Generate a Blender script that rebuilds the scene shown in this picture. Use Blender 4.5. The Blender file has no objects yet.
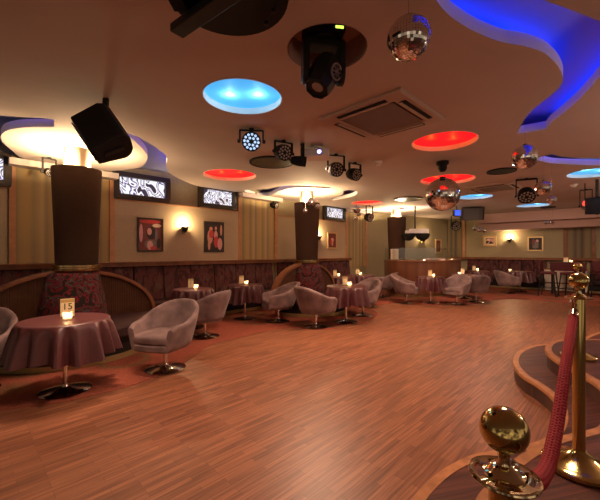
import bpy, bmesh, math, random
from mathutils import Vector, Matrix, Euler
random.seed(7)
C = bpy.context.scene
COL = C.collection
PI = math.pi
R2 = math.sqrt(0.5)

# ------------------------------------------------------------------ camera, world, exposure
H = 1.45                      # eye height
F = 340.0                     # focal length in pixels of a 600 px wide frame
HZ = 252.5                    # horizon row
cam_d = bpy.data.cameras.new('camera'); cam = bpy.data.objects.new('camera', cam_d); COL.objects.link(cam)
cam.location = (0, 0, H); cam.rotation_euler = (PI / 2, 0, 0)
cam_d.sensor_fit = 'HORIZONTAL'; cam_d.sensor_width = 36.0; cam_d.lens = F / 600 * 36.0
cam_d.shift_y = 2.5 / 600; cam_d.clip_start = 0.02; cam_d.clip_end = 100
C.camera = cam
w = bpy.data.worlds.new('world'); C.world = w; w.use_nodes = True
wn = w.node_tree                                  # ambient stand-in for the unseen club behind the camera, blotches made up for reflections
w_tc = wn.nodes.new('ShaderNodeTexCoord'); w_nz = wn.nodes.new('ShaderNodeTexNoise'); w_nz.inputs['Scale'].default_value = 3.5; w_nz.inputs['Detail'].default_value = 3
wn.links.new(w_tc.outputs['Generated'], w_nz.inputs['Vector'])
w_r = wn.nodes.new('ShaderNodeValToRGB'); w_r.color_ramp.elements[0].position = 0.42; w_r.color_ramp.elements[1].position = 0.72
w_r.color_ramp.elements[0].color = (0.16, 0.10, 0.07, 1); w_r.color_ramp.elements[1].color = (3.4, 2.5, 1.7, 1)
wn.links.new(w_nz.outputs['Fac'], w_r.inputs['Fac']); wn.links.new(w_r.outputs['Color'], wn.nodes['Background'].inputs[0])
wn.nodes['Background'].inputs[1].default_value = 0.24
C.view_settings.view_transform = 'Standard'; C.view_settings.look = 'None'
C.view_settings.exposure = 0.18; C.view_settings.gamma = 1.0; C.view_settings.use_curve_mapping = False
try:
    C.cycles.use_denoising = True
    C.cycles.max_bounces = 6; C.cycles.diffuse_bounces = 3; C.cycles.glossy_bounces = 3
    C.cycles.transparent_max_bounces = 8; C.cycles.sample_clamp_indirect = 3.0
    C.cycles.caustics_reflective = False; C.cycles.caustics_refractive = False
except Exception:
    pass

def lamp(name, kind, loc, energy, color, size=0.05, spot=None, aim=None, parent=None):
    d = bpy.data.lights.new(name, kind); d.energy = energy; d.color = color
    if kind in ('POINT', 'SPOT'): d.shadow_soft_size = size
    if kind == 'AREA': d.size = size; d.shape = 'DISK'
    if kind == 'SPOT': d.spot_size = math.radians(spot); d.spot_blend = 0.9
    o = bpy.data.objects.new(name, d); COL.objects.link(o); o.location = loc
    if aim is not None:
        o.rotation_euler = (Vector(aim) - Vector(loc)).to_track_quat('-Z', 'Y').to_euler()
    if parent is not None:
        o.parent = parent; o.matrix_parent_inverse = Matrix.Translation(parent.location).inverted() if False else Matrix()
    return o

WARM = (1.0, 0.62, 0.32)
# fill spots added to light the floor and tables, no fixtures built for them
SP = (1.0, 0.63, 0.42)
for loc, e, aim in (((0.3, 5.6, 2.72), 290, (0.3, 4.4, 0)), ((3.6, 6.6, 2.75), 380, (3.4, 6.8, 0)), ((-0.9, 2.4, 2.75), 120, (-1.2, 3.0, 0)), ((1.6, 2.6, 2.8), 120, (1.0, 2.4, 0)),
                    ((-1.9, 3.9, 2.75), 45, (-2.2, 3.7, 0.7)), ((-2.3, 3.95, 2.85), 240, (-2.44, 3.6, 0.75)), ((-1.95, 6.6, 2.85), 120, (-2.06, 6.5, 0.75)), ((0.95, 5.9, 2.75), 150, (0.3, 7.6, 0.4)), ((5.0, 9.6, 2.75), 230, (6.2, 11.4, 0.4)), ((2.4, 8.8, 2.75), 160, (3.2, 10.2, 0.5)), ((8.4, 9.6, 2.55), 90, (8.8, 11.8, 0.6))):
    lamp('fill_spot', 'SPOT', loc, e, SP, 0.22, 42 if loc[2] == 2.85 else 135, aim)
lamp('fill_lamp', 'POINT', (4.6, 2.6, 2.1), 55, (1.0, 0.66, 0.48), 0.15)      # added fill without a fixture, warms the slot edge and right ceiling
lamp('fill_lamp', 'POINT', (7.6, 6.0, 2.2), 60, (1.0, 0.66, 0.45), 0.15)  # second added fill, also without a fixture

# ------------------------------------------------------------------ room coordinates
ZC, ZU = 3.0, 3.22            # dropped ceiling, upper ceiling
def W(s, n, z=0.0):           # s along the left wall, n towards it
    return Vector((s * R2 - n * R2, s * R2 + n * R2, z))
DL = 7.45                     # the left wall stands at n = DL
def at(px, Y, z): return Vector(((px - 300) / F * Y, Y, z))
def onz(px, py, z):           # the point of a horizontal plane that a pixel looks at
    Y = (z - H) * F / (HZ - py)
    return Vector(((px - 300) / F * Y, Y, z))
FD, FN, F0 = Vector((0.742, -0.671, 0)), Vector((-0.671, -0.742, 0)), Vector((6.95, 16.0, 0))
def Fw(t, d, z): return F0 + FD * t + FN * d + Vector((0, 0, z))
def ft(px):
    x = (px - 300) / F; return (16 * x - 6.95) / (0.742 + 0.671 * x)
DJ0, DJ1 = W(11.0, DL), Vector((6.95, 16.0, 0))

# ------------------------------------------------------------------ materials
def newmat(name):
    m = bpy.data.materials.new(name); m.use_nodes = True
    nt = m.node_tree; return m, nt, nt.nodes['Principled BSDF']
def setp(b, **k):
    for n, v in k.items():
        n = n.replace('_', ' ')
        if n in b.inputs: b.inputs[n].default_value = v
def rgb(c): return (c[0], c[1], c[2], 1)
def mat(name, col, rough=0.5, metal=0.0, emit=None, es=0.0, noise=0.0, nscale=8.0, bump=0.0, sheen=0.0, coat=0.0, spec=0.22):
    m, nt, b = newmat(name)
    setp(b, Base_Color=rgb(col), Roughness=rough, Metallic=metal, Sheen_Weight=sheen, Coat_Weight=coat, Specular_IOR_Level=spec)
    if sheen: setp(b, Sheen_Roughness=0.4)
    if emit: setp(b, Emission_Color=rgb(emit), Emission_Strength=es)
    if noise or bump:
        tc = nt.nodes.new('ShaderNodeTexCoord'); nz = nt.nodes.new('ShaderNodeTexNoise')
        nz.inputs['Scale'].default_value = nscale; nz.inputs['Detail'].default_value = 4
        nt.links.new(tc.outputs['Object'], nz.inputs['Vector'])
        if noise:
            r = nt.nodes.new('ShaderNodeValToRGB')
            r.color_ramp.elements[0].position = 0.3; r.color_ramp.elements[1].position = 0.7
            r.color_ramp.elements[0].color = rgb([c * (1 - noise) for c in col])
            r.color_ramp.elements[1].color = rgb([min(1, c * (1 + noise)) for c in col])
            nt.links.new(nz.outputs['Fac'], r.inputs['Fac']); nt.links.new(r.outputs['Color'], b.inputs['Base Color'])
        if bump:
            bp = nt.nodes.new('ShaderNodeBump'); bp.inputs['Strength'].default_value = bump; bp.inputs['Distance'].default_value = 0.01
            nt.links.new(nz.outputs['Fac'], bp.inputs['Height']); nt.links.new(bp.outputs['Normal'], b.inputs['Normal'])
    return m
def ramp(nt, fac, stops, interp='LINEAR'):
    r = nt.nodes.new('ShaderNodeValToRGB'); cr = r.color_ramp; cr.interpolation = interp
    while len(cr.elements) < len(stops): cr.elements.new(0.5)
    for e, (p, c) in zip(cr.elements, stops): e.position = p; e.color = rgb(c)
    nt.links.new(fac, r.inputs['Fac']); return r
def mapped(nt, scale=(1, 1, 1), rot=(0, 0, 0)):
    tc = nt.nodes.new('ShaderNodeTexCoord'); mp = nt.nodes.new('ShaderNodeMapping')
    mp.inputs['Scale'].default_value = scale; mp.inputs['Rotation'].default_value = rot
    nt.links.new(tc.outputs['Object'], mp.inputs['Vector']); return mp.outputs['Vector']
def planks(name, c1, c2, width, length, rot, rough, dark=0.5, spec=0.5):
    m, nt, b = newmat(name); setp(b, Roughness=rough, Specular_IOR_Level=spec)
    v = mapped(nt, (1, 1, 1), (0, 0, rot))
    br = nt.nodes.new('ShaderNodeTexBrick'); br.offset = 0.37; br.offset_frequency = 3
    br.inputs['Color1'].default_value = rgb(c1); br.inputs['Color2'].default_value = rgb(c2)
    br.inputs['Mortar'].default_value = rgb([c * dark for c in c2]); br.inputs['Scale'].default_value = 1
    br.inputs['Mortar Size'].default_value = 0.0012; br.inputs['Bias'].default_value = -0.15
    br.inputs['Brick Width'].default_value = length; br.inputs['Row Height'].default_value = width
    nt.links.new(v, br.inputs['Vector'])
    mp2 = nt.nodes.new('ShaderNodeMapping'); mp2.inputs['Scale'].default_value = (1.2, 30, 1)
    nt.links.new(v, mp2.inputs['Vector'])
    nz = nt.nodes.new('ShaderNodeTexNoise'); nz.inputs['Scale'].default_value = 2.0; nz.inputs['Detail'].default_value = 5
    nt.links.new(mp2.outputs['Vector'], nz.inputs['Vector'])
    g = ramp(nt, nz.outputs['Fac'], [(0.28, (0.5, 0.5, 0.5)), (0.72, (1.32, 1.32, 1.32))])
    mx = nt.nodes.new('ShaderNodeMix'); mx.data_type = 'RGBA'; mx.blend_type = 'MULTIPLY'; mx.inputs[0].default_value = 1
    nt.links.new(br.outputs['Color'], mx.inputs[6]); nt.links.new(g.outputs['Color'], mx.inputs[7])
    nt.links.new(mx.outputs[2], b.inputs['Base Color'])
    return m
def stripes(name, cols, period, rot, rough=0.7):
    m, nt, b = newmat(name); setp(b, Roughness=rough)
    v = mapped(nt, (1 / period, 1 / period, 1), (0, 0, rot))
    sx = nt.nodes.new('ShaderNodeSeparateXYZ'); nt.links.new(v, sx.inputs[0])
    fr = nt.nodes.new('ShaderNodeMath'); fr.operation = 'FRACT'; nt.links.new(sx.outputs[0], fr.inputs[0])
    r = ramp(nt, fr.outputs[0], [(i / len(cols), c) for i, c in enumerate(cols)])
    nt.links.new(r.outputs['Color'], b.inputs['Base Color']); return m
def leafy(name, stops, scale, distort, rough=0.8, sheen=0.03, stretch=(1, 1, 1)):
    m, nt, b = newmat(name); setp(b, Roughness=rough, Sheen_Weight=sheen, Specular_IOR_Level=0.1)
    v = mapped(nt, stretch)
    nz = nt.nodes.new('ShaderNodeTexNoise'); nz.inputs['Scale'].default_value = scale; nz.inputs['Detail'].default_value = 1.5
    nz.inputs['Distortion'].default_value = distort; nt.links.new(v, nz.inputs['Vector'])
    r = ramp(nt, nz.outputs['Fac'], stops); nt.links.new(r.outputs['Color'], b.inputs['Base Color']); return m
def glassy(name, col, alpha):
    m, nt, b = newmat(name); nt.nodes.remove(b)
    out = nt.nodes['Material Output']
    t = nt.nodes.new('ShaderNodeBsdfTransparent'); g = nt.nodes.new('ShaderNodeBsdfGlossy'); g.inputs['Roughness'].default_value = 0.05
    t.inputs['Color'].default_value = rgb(col)
    mx = nt.nodes.new('ShaderNodeMixShader'); mx.inputs[0].default_value = alpha
    nt.links.new(t.outputs[0], mx.inputs[1]); nt.links.new(g.outputs[0], mx.inputs[2]); nt.links.new(mx.outputs[0], out.inputs[0]); return m
def translucent(name, col):
    m, nt, b = newmat(name); nt.nodes.remove(b)
    out = nt.nodes['Material Output']
    t = nt.nodes.new('ShaderNodeBsdfTransparent'); g = nt.nodes.new('ShaderNodeBsdfTranslucent'); g.inputs['Color'].default_value = rgb(col)
    mx = nt.nodes.new('ShaderNodeMixShader'); mx.inputs[0].default_value = 0.55
    nt.links.new(t.outputs[0], mx.inputs[1]); nt.links.new(g.outputs[0], mx.inputs[2]); nt.links.new(mx.outputs[0], out.inputs[0]); return m
def stained(name, scale):
    m, nt, b = newmat(name); setp(b, Base_Color=(0.02, 0.02, 0.02, 1), Roughness=0.3)
    v = mapped(nt, (scale, scale, scale * 0.8))
    nz = nt.nodes.new('ShaderNodeTexNoise'); nz.inputs['Scale'].default_value = 1.0; nz.inputs['Detail'].default_value = 0.0
    nz.inputs['Distortion'].default_value = 2.6; nt.links.new(v, nz.inputs['Vector'])
    d, wv, pp, gy = (0.03, 0.02, 0.05), (0.95, 0.93, 1.0), (0.30, 0.22, 0.62), (0.34, 0.32, 0.36)
    r = ramp(nt, nz.outputs['Fac'], [(0.0, d), (0.34, wv), (0.44, d), (0.485, wv), (0.54, pp), (0.565, d), (0.61, wv), (0.70, d)], 'CONSTANT')
    nt.links.new(r.outputs['Color'], b.inputs['Emission Color']); b.inputs['Emission Strength'].default_value = 1.0; return m

M = {}
M['floor'] = planks('parquet', (0.31, 0.122, 0.06), (0.185, 0.068, 0.034), 0.042, 0.40, -PI / 4, 0.42, 0.7, 0.4)
M['stage'] = planks('stage boards', (0.12, 0.038, 0.026), (0.065, 0.022, 0.016), 0.06, 0.9, -0.25, 0.5, 0.5, 0.3)
M['oak'] = mat('oak nosing', (0.42, 0.19, 0.085), 0.4, noise=0.25, nscale=12)
M['riser'] = stripes('ribbed riser', [(0.06, 0.028, 0.022), (0.10, 0.045, 0.032), (0.05, 0.022, 0.018), (0.06, 0.028, 0.022)], 0.05, 0.3, 0.5)
M['ceiling'] = mat('ceiling paint', (0.56, 0.465, 0.43), 0.8, noise=0.03, nscale=2)
M['white'] = mat('white paint', (0.8, 0.76, 0.74), 0.7)
M['upper'] = mat('cove with blue light', (0.34, 0.38, 0.66), 0.8)  # blue of the cove light put into the surface colour
M['wall'] = mat('beige wallpaper', (0.42, 0.335, 0.225), 0.75, noise=0.13, nscale=60)
M['wall_olive'] = mat('olive wallpaper', (0.33, 0.28, 0.175), 0.75, noise=0.13, nscale=40)
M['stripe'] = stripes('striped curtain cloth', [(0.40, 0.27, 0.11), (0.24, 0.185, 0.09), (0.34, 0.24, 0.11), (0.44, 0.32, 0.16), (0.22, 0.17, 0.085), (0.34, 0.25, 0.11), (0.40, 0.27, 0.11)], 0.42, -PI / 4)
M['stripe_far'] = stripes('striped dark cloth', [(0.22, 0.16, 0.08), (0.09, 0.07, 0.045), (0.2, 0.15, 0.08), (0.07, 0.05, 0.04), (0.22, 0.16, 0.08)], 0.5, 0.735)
M['wood'] = mat('polished mahogany', (0.22, 0.085, 0.04), 0.35, noise=0.25, nscale=6)
M['wood_light'] = mat('cherry strip', (0.44, 0.22, 0.11), 0.35, noise=0.15, nscale=8)
M['tambour'] = mat('ribbed brown wood', (0.10, 0.040, 0.02), 0.42, noise=0.2, nscale=9)
M['fabric'] = leafy('dark leaf fabric', [(0.0, (0.022, 0.018, 0.018)), (0.40, (0.03, 0.022, 0.02)), (0.455, (0.24, 0.02, 0.03)), (0.50, (0.03, 0.02, 0.02)), (0.54, (0.13, 0.10, 0.085)), (0.59, (0.026, 0.02, 0.02)), (0.66, (0.2, 0.02, 0.03)), (0.75, (0.03, 0.02, 0.02))], 4.6, 2.2, stretch=(1, 1, 0.8))
M['fabric_wall'] = leafy('dark red figured fabric', [(0.0, (0.03, 0.02, 0.02)), (0.42, (0.05, 0.022, 0.022)), (0.5, (0.14, 0.04, 0.042)), (0.56, (0.08, 0.04, 0.035)), (0.68, (0.13, 0.075, 0.065)), (0.8, (0.03, 0.02, 0.02))], 9, 1.2, stretch=(1, 1, 0.45))
M['seat_dark'] = mat('dark plum upholstery', (0.045, 0.02, 0.02), 0.6, noise=0.3, nscale=10)
M['plinth'] = mat('black plinth', (0.014, 0.011, 0.01), 0.5)
M['brass'] = mat('polished brass', (0.60, 0.46, 0.18), 0.13, 1.0)
M['brass_dull'] = mat('dull brass strip', (0.40, 0.28, 0.12), 0.4, 0.6)
M['brass_foot'] = mat('aged brass', (0.42, 0.29, 0.14), 0.25, 1.0)
M['gold'] = mat('bright gold', (0.72, 0.60, 0.38), 0.07, 1.0)
M['chrome'] = mat('chrome', (0.72, 0.66, 0.60), 0.12, 1.0)
M['velvet'] = mat('dusty mauve velvet', (0.215, 0.145, 0.138), 0.9, noise=0.35, nscale=6, bump=0.15, sheen=0.15)
M['cloth'] = mat('maroon satin', (0.085, 0.025, 0.027), 0.34, noise=0.10, nscale=40, spec=0.5)
M['black'] = mat('black casing', (0.016, 0.015, 0.014), 0.6, spec=0.15)
M['blackm'] = mat('black metal', (0.03, 0.028, 0.027), 0.4, 0.4)
M['grille'] = mat('dark speaker mesh', (0.035, 0.03, 0.028), 0.7, noise=0.6, nscale=90, bump=0.4)
M['glint'] = mat('dark cut out plate', (0.05, 0.042, 0.035), 0.3, 0.6, noise=0.9, nscale=26)
M['sleeve'] = mat('brown woven column cover', (0.055, 0.030, 0.02), 0.9, noise=0.16, nscale=70, sheen=0.0, spec=0.05)
M['mirror'] = mat('mirror tile', (0.88, 0.86, 0.85), 0.04, 1.0)
M['grout'] = mat('dark ball core', (0.05, 0.05, 0.05), 0.4, 0.5)
M['glass'] = glassy('clear glass', (0.93, 0.94, 0.93), 0.10)
M['votive'] = translucent('frosted votive glass', (1.0, 0.86, 0.66))
M['flame'] = mat('candle flame', (1, 0.8, 0.5), 0.5, emit=(1.0, 0.72, 0.36), es=22)
M['wax'] = mat('wax', (0.9, 0.8, 0.6), 0.5, emit=(1.0, 0.7, 0.35), es=0.8)
M['card'] = mat('cream card', (0.82, 0.68, 0.44), 0.6)
M['card_band'] = mat('ochre band', (0.5, 0.33, 0.12), 0.6)
M['ink'] = mat('black ink', (0.015, 0.012, 0.01), 0.6)
M['rope'] = mat('crimson braided cord', (0.36, 0.010, 0.022), 0.6)
M['shade'] = mat('frosted sconce glass', (0.9, 0.75, 0.5), 0.4, emit=(1.0, 0.70, 0.36), es=7)
M['uplamp'] = mat('uplight lens', (0.9, 0.8, 0.6), 0.4, emit=(1.0, 0.78, 0.48), es=10)
M['core'] = mat('cream plaster core', (0.78, 0.66, 0.48), 0.7)
M['acpanel'] = mat('tan cassette panel', (0.48, 0.36, 0.30), 0.5)
M['acgrille'] = mat('louvre filter', (0.20, 0.155, 0.15), 0.6)
M['dark'] = mat('dark slot', (0.01, 0.009, 0.009), 0.7)
M['led_b'] = mat('blue led strip', (0.05, 0.1, 0.9), 0.5, emit=(0.0, 0.045, 1.0), es=15)
M['led_p'] = mat('violet led strip', (0.1, 0.05, 0.9), 0.5, emit=(0.12, 0.08, 1.0), es=9)
M['led_cool'] = mat('cool led lens', (0.6, 0.75, 1.0), 0.3, emit=(0.5, 0.72, 1.0), es=0.8)
M['led_dim'] = mat('grey led lens', (0.42, 0.36, 0.33), 0.25)
M['led_green'] = mat('green display', (0.3, 0.5, 0.1), 0.4, emit=(0.55, 0.8, 0.08), es=2.0)
M['led_red'] = mat('red glow', (0.6, 0.05, 0.05), 0.4, emit=(1.0, 0.06, 0.05), es=1.5)
M['cream_panel'] = mat('cream panel', (0.66, 0.56, 0.44), 0.5, noise=0.1, nscale=5)
M['wine'] = mat('wine leather', (0.07, 0.012, 0.014), 0.4)
M['pframe'] = mat('black picture frame', (0.03, 0.022, 0.018), 0.35)
M['gframe'] = mat('gilt picture frame', (0.58, 0.40, 0.18), 0.35, 0.3)
M['soffit'] = mat('plum soffit paint', (0.40, 0.25, 0.21), 0.75)
def diffuser(name, col, em, es): return mat(name, col, 0.6, emit=em, es=es)
M['dif_blue'] = diffuser('cyan diffuser', (0.25, 0.62, 0.8), (0.01, 0.36, 0.85), 0.8)
M['dif_red'] = diffuser('red diffuser', (0.8, 0.05, 0.04), (0.95, 0.004, 0.012), 1.0)

def carpet_mat():
    m, nt, b = newmat('red carpet'); setp(b, Roughness=0.95, Specular_IOR_Level=0.05)
    v = mapped(nt, (1, 1, 1))
    vo = nt.nodes.new('ShaderNodeTexVoronoi'); vo.inputs['Scale'].default_value = 1.1; nt.links.new(v, vo.inputs['Vector'])
    r = ramp(nt, vo.outputs['Distance'], [(0.0, (0.17, 0.05, 0.03)), (0.30, (0.17, 0.05, 0.03)), (0.32, (0.14, 0.07, 0.035)), (0.36, (0.14, 0.07, 0.035)), (0.45, (0.25, 0.072, 0.045))])
    nz = nt.nodes.new('ShaderNodeTexNoise'); nz.inputs['Scale'].default_value = 60; nt.links.new(v, nz.inputs['Vector'])
    g = ramp(nt, nz.outputs['Fac'], [(0.3, (0.75, 0.75, 0.75)), (0.7, (1.2, 1.2, 1.2))])
    mx = nt.nodes.new('ShaderNodeMix'); mx.data_type = 'RGBA'; mx.blend_type = 'MULTIPLY'; mx.inputs[0].default_value = 1
    nt.links.new(r.outputs['Color'], mx.inputs[6]); nt.links.new(g.outputs['Color'], mx.inputs[7]); nt.links.new(mx.outputs[2], b.inputs['Base Color'])
    return m
M['carpet'] = carpet_mat()

# ------------------------------------------------------------------ mesh helpers
class MB:
    def __init__(self): self.v = []; self.f = []; self.mi = []
    def add(self, vs, fs, mi=0):
        o = len(self.v); self.v += [tuple(x) for x in vs]
        self.f += [tuple(i + o for i in f) for f in fs]; self.mi += [mi] * len(fs); return self
    def box(self, c, d, rot=0.0, mi=0, mtx=None):
        vs = []
        for z in (-1, 1):
            for y in (-1, 1):
                for x in (-1, 1): vs.append(Vector((x * d[0] / 2, y * d[1] / 2, z * d[2] / 2)))
        m = mtx if mtx is not None else Matrix.Rotation(rot, 3, 'Z')
        vs = [m @ p + Vector(c) for p in vs]
        return self.add(vs, [(0, 2, 3, 1), (4, 5, 7, 6), (0, 1, 5, 4), (2, 6, 7, 3), (0, 4, 6, 2), (1, 3, 7, 5)], mi)
    def prism(self, poly, z0, z1, mi=0):
        n = len(poly); area = sum(poly[i][0] * poly[(i + 1) % n][1] - poly[(i + 1) % n][0] * poly[i][1] for i in range(n))
        if area < 0: poly = list(reversed(poly))
        vs = [(p[0], p[1], z0) for p in poly] + [(p[0], p[1], z1) for p in poly]
        fs = [tuple(range(n - 1, -1, -1)), tuple(range(n, 2 * n))] + [(i, (i + 1) % n, n + (i + 1) % n, n + i) for i in range(n)]
        return self.add(vs, fs, mi)
    def lathe(self, prof, c=(0, 0, 0), seg=32, mi=0, axis=None, a0=0.0, a1=2 * PI, sx=1.0, sy=1.0):
        full = abs(a1 - a0 - 2 * PI) < 1e-6; k = seg if full else seg + 1
        vs = []
        for r, z in prof:
            for i in range(k):
                a = a0 + (a1 - a0) * i / seg; vs.append(Vector((r * math.cos(a) * sx, r * math.sin(a) * sy, z)))
        if axis is not None:
            q = Vector((0, 0, 1)).rotation_difference(Vector(axis)); vs = [q @ p for p in vs]
        vs = [p + Vector(c) for p in vs]; fs = []
        for j in range(len(prof) - 1):
            for i in range(seg):
                a, b = j * k + i, j * k + (i + 1) % k
                fs.append((a, b, b + k, a + k))
        return self.add(vs, fs, mi)
    def disc(self, r, c, seg=32, mi=0, axis=None): return self.lathe([(0.0001, 0), (r, 0)], c, seg, mi, axis)
    def cyl(self, r, p0, p1, seg=16, mi=0):
        p0, p1 = Vector(p0), Vector(p1); L = (p1 - p0).length
        return self.lathe([(0.0001, 0), (r, 0), (r, L), (0.0001, L)], p0, seg, mi, (p1 - p0).normalized())
    def tube(self, pts, r, seg=10, mi=0, closed=False):
        pts = [Vector(p) for p in pts]; n = len(pts); vs = []; up = Vector((0, 0, 1))
        for i, p in enumerate(pts):
            t = (pts[(i + 1) % n] - pts[i - 1]) if closed else (pts[min(i + 1, n - 1)] - pts[max(i - 1, 0)])
            t.normalize(); a = t.cross(up)
            if a.length < 1e-3: a = t.cross(Vector((0, 1, 0)))
            a.normalize(); b = a.cross(t)
            rr = r[i] if isinstance(r, (list, tuple)) else r
            for k in range(seg):
                g = 2 * PI * k / seg; vs.append(p + a * math.cos(g) * rr + b * math.sin(g) * rr)
        fs = []
        for i in range(n if closed else n - 1):
            for k in range(seg):
                j = (i + 1) % n
                fs.append((i * seg + k, i * seg + (k + 1) % seg, j * seg + (k + 1) % seg, j * seg + k))
        if not closed: fs += [tuple(range(seg - 1, -1, -1)), tuple(range((n - 1) * seg, n * seg))]
        return self.add(vs, fs, mi)
    def grid(self, rows, mi=0, closed=False):
        n = len(rows[0]); vs = [p for r in rows for p in r]; fs = []
        for j in range(len(rows) - 1):
            for i in range(n if closed else n - 1):
                k = (i + 1) % n; fs.append((j * n + i, j * n + k, (j + 1) * n + k, (j + 1) * n + i))
        return self.add(vs, fs, mi)
    def build(self, name, m, parent=None, smooth=False, bevel=0.0, sub=0, angle=40, loc=None):
        me = bpy.data.meshes.new(name); me.from_pydata(self.v, [], self.f)
        ms = m if isinstance(m, (list, tuple)) else [m]
        for x in ms: me.materials.append(x)
        for p, i in zip(me.polygons, self.mi): p.material_index = i
        bm = bmesh.new(); bm.from_mesh(me); bmesh.ops.remove_doubles(bm, verts=bm.verts, dist=1e-5)
        bmesh.ops.recalc_face_normals(bm, faces=bm.faces); bm.to_mesh(me); bm.free()
        if smooth:
            for p in me.polygons: p.use_smooth = True
            try: me.set_sharp_from_angle(angle=math.radians(angle))
            except Exception: pass
        o = bpy.data.objects.new(name, me); COL.objects.link(o)
        if parent is not None: o.parent = parent
        if loc is not None: o.location = loc
        if bevel:
            b = o.modifiers.new('bevel', 'BEVEL'); b.width = bevel; b.segments = 2; b.limit_method = 'ANGLE'
        if sub:
            s = o.modifiers.new('subdivision', 'SUBSURF'); s.levels = sub; s.render_levels = sub
        return o
def tag(o, label=None, cat=None, group=None, kind=None):
    if label: o['label'] = label
    if cat: o['category'] = cat
    if group: o['group'] = group
    if kind: o['kind'] = kind
    return o
def thing(name, label, cat, loc=(0, 0, 0), rz=0.0, group=None, kind=None):
    o = bpy.data.objects.new(name, None); COL.objects.link(o); o.empty_display_size = 0.1
    o.location = loc; o.rotation_euler = (0, 0, rz); return tag(o, label, cat, group, kind)
def copy_tree(o, parent=None):
    c = o.copy(); COL.objects.link(c); c.parent = parent
    for ch in list(o.children): copy_tree(ch, c)
    return c
def catmull(pts, k=6, closed=False):
    pts = [Vector((p[0], p[1], p[2] if len(p) > 2 else 0)) for p in pts]; n = len(pts); out = []
    for i in range(n if closed else n - 1):
        if closed: a, b, c, d = pts[i - 1], pts[i], pts[(i + 1) % n], pts[(i + 2) % n]
        else: a, b, c, d = pts[max(i - 1, 0)], pts[i], pts[i + 1], pts[min(i + 2, n - 1)]
        for j in range(k):
            t = j / k
            out.append(0.5 * ((2 * b) + (c - a) * t + (2 * a - 5 * b + 4 * c - d) * t * t + (3 * b - a - 3 * c + d) * t ** 3))
    if not closed: out.append(pts[-1])
    return out
def wallbox(mb, s0, s1, n0, n1, z0, z1, mi=0):
    return mb.prism([W(s0, n0), W(s1, n0), W(s1, n1), W(s0, n1)], z0, z1, mi)
def farbox(mb, t0, t1, d0, d1, z0, z1, mi=0):
    return mb.prism([Fw(t0, d0, 0), Fw(t1, d0, 0), Fw(t1, d1, 0), Fw(t0, d1, 0)], z0, z1, mi)

# ------------------------------------------------------------------ floor and carpet
tag(MB().prism([(-9, -3), (16, -3), (16, 19), (-9, 19)], -0.1, 0.0).build('floor', M['floor']), 'reddish brown strip parquet dance floor', 'floor', kind='structure')
edge_px = [(-60, 424), (0, 411), (60, 403), (90, 396.5), (120, 389), (147, 380.5), (172, 370), (195, 356), (208, 346), (227, 340.5), (259, 333), (280, 328.5), (298, 328), (318, 330), (338, 328.5), (350, 326), (364, 323.3), (374, 318.5), (377.5, 313), (370, 308.2), (380, 305), (396, 303.2), (410, 304.2), (433, 305.3), (457, 305.2), (477, 303.6), (487, 301), (507, 299), (540, 300.7), (600, 306), (660, 312)]
edge = catmull([onz(x, y, 0) for x, y in edge_px], 4)
poly = [(p.x, p.y) for p in edge] + [(15.5, 9.0), (15.5, 18), (-8.5, 18), (-8.5, 3.0)]
tag(MB().prism(poly, 0.0005, 0.006).build('floor_carpet', M['carpet']), 'red brown figured carpet with a wavy edge along the banquettes', 'carpet', kind='structure')

# ------------------------------------------------------------------ walls
mb = MB(); wallbox(mb, -9, 11.0, DL, DL + 0.2, 0, ZU)
tag(mb.build('wall_left', M['wall_olive']), 'long olive wall with small high windows', 'wall', kind='structure')
mb = MB(); d = (DJ1 - DJ0).normalized(); nn = Vector((d.y, -d.x, 0))
mb.prism([DJ0, DJ1, DJ1 - nn * 0.2, DJ0 - nn * 0.2], 0, ZU)
tag(mb.build('wall_back', M['wall_olive']), 'olive wall behind the disc jockey booth', 'wall', kind='structure')
mb = MB(); farbox(mb, 0, 9.6, -0.2, 0, 0, ZU)
tag(mb.build('wall_right', M['wall_olive']), 'far olive wall with two pictures and a sconce', 'wall', kind='structure')
# papered lower wall that projects below the windows
k = 0
for s0, s1 in ((-3.0, 0.55), (2.15, 5.12), (6.42, 9.68), (10.98, 11.0)):
    if s1 - s0 < 0.1: continue
    mb = MB(); wallbox(mb, s0, s1, DL - 0.07, DL + 0.01, 0, 2.5)
    k += 1; tag(mb.build('wall_papered' if k == 1 else 'wall_papered', M['wall']), ('beige papered wall left of the first column', 'beige papered wall with two posters and a sconce', 'beige papered wall right of the second column')[k - 1], 'wall', kind='structure')
    mb = MB(); wallbox(mb, s0, s1, DL - 0.09, DL, 2.5, 2.525)
    tag(mb.build('trim_%d' % k, M['wood_light']), 'thin ledge under the high windows', 'trim', kind='structure')
k = 10
for s0, s1 in ((0.66, 2.08), (5.2, 6.36), (9.74, 10.9)):
    mb = MB(); wallbox(mb, s0, s1, DL - 0.04, DL + 0.01, 0.9, 2.9)
    tag(mb.build('wall_striped', M['stripe']), 'gold and olive striped wall panel behind a column', 'wall', kind='structure')
    for a in (s0 - 0.09, s1):
        k += 1; mb = MB(); wallbox(mb, a, a + 0.09, DL - 0.09, DL + 0.01, 0.9, 2.9)
        tag(mb.build('trim_%d' % k, M['wood_light']), 'cherry wood strip beside a striped panel', 'trim', kind='structure')
    k += 1; mb = MB(); wallbox(mb, s0 - 0.1, s1 + 0.1, DL - 0.30, DL + 0.01, 2.88, 2.985)
    tag(mb.build('trim_%d' % k, M['ceiling']), 'shallow painted bulkhead above a striped panel', 'trim', kind='structure')
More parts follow.
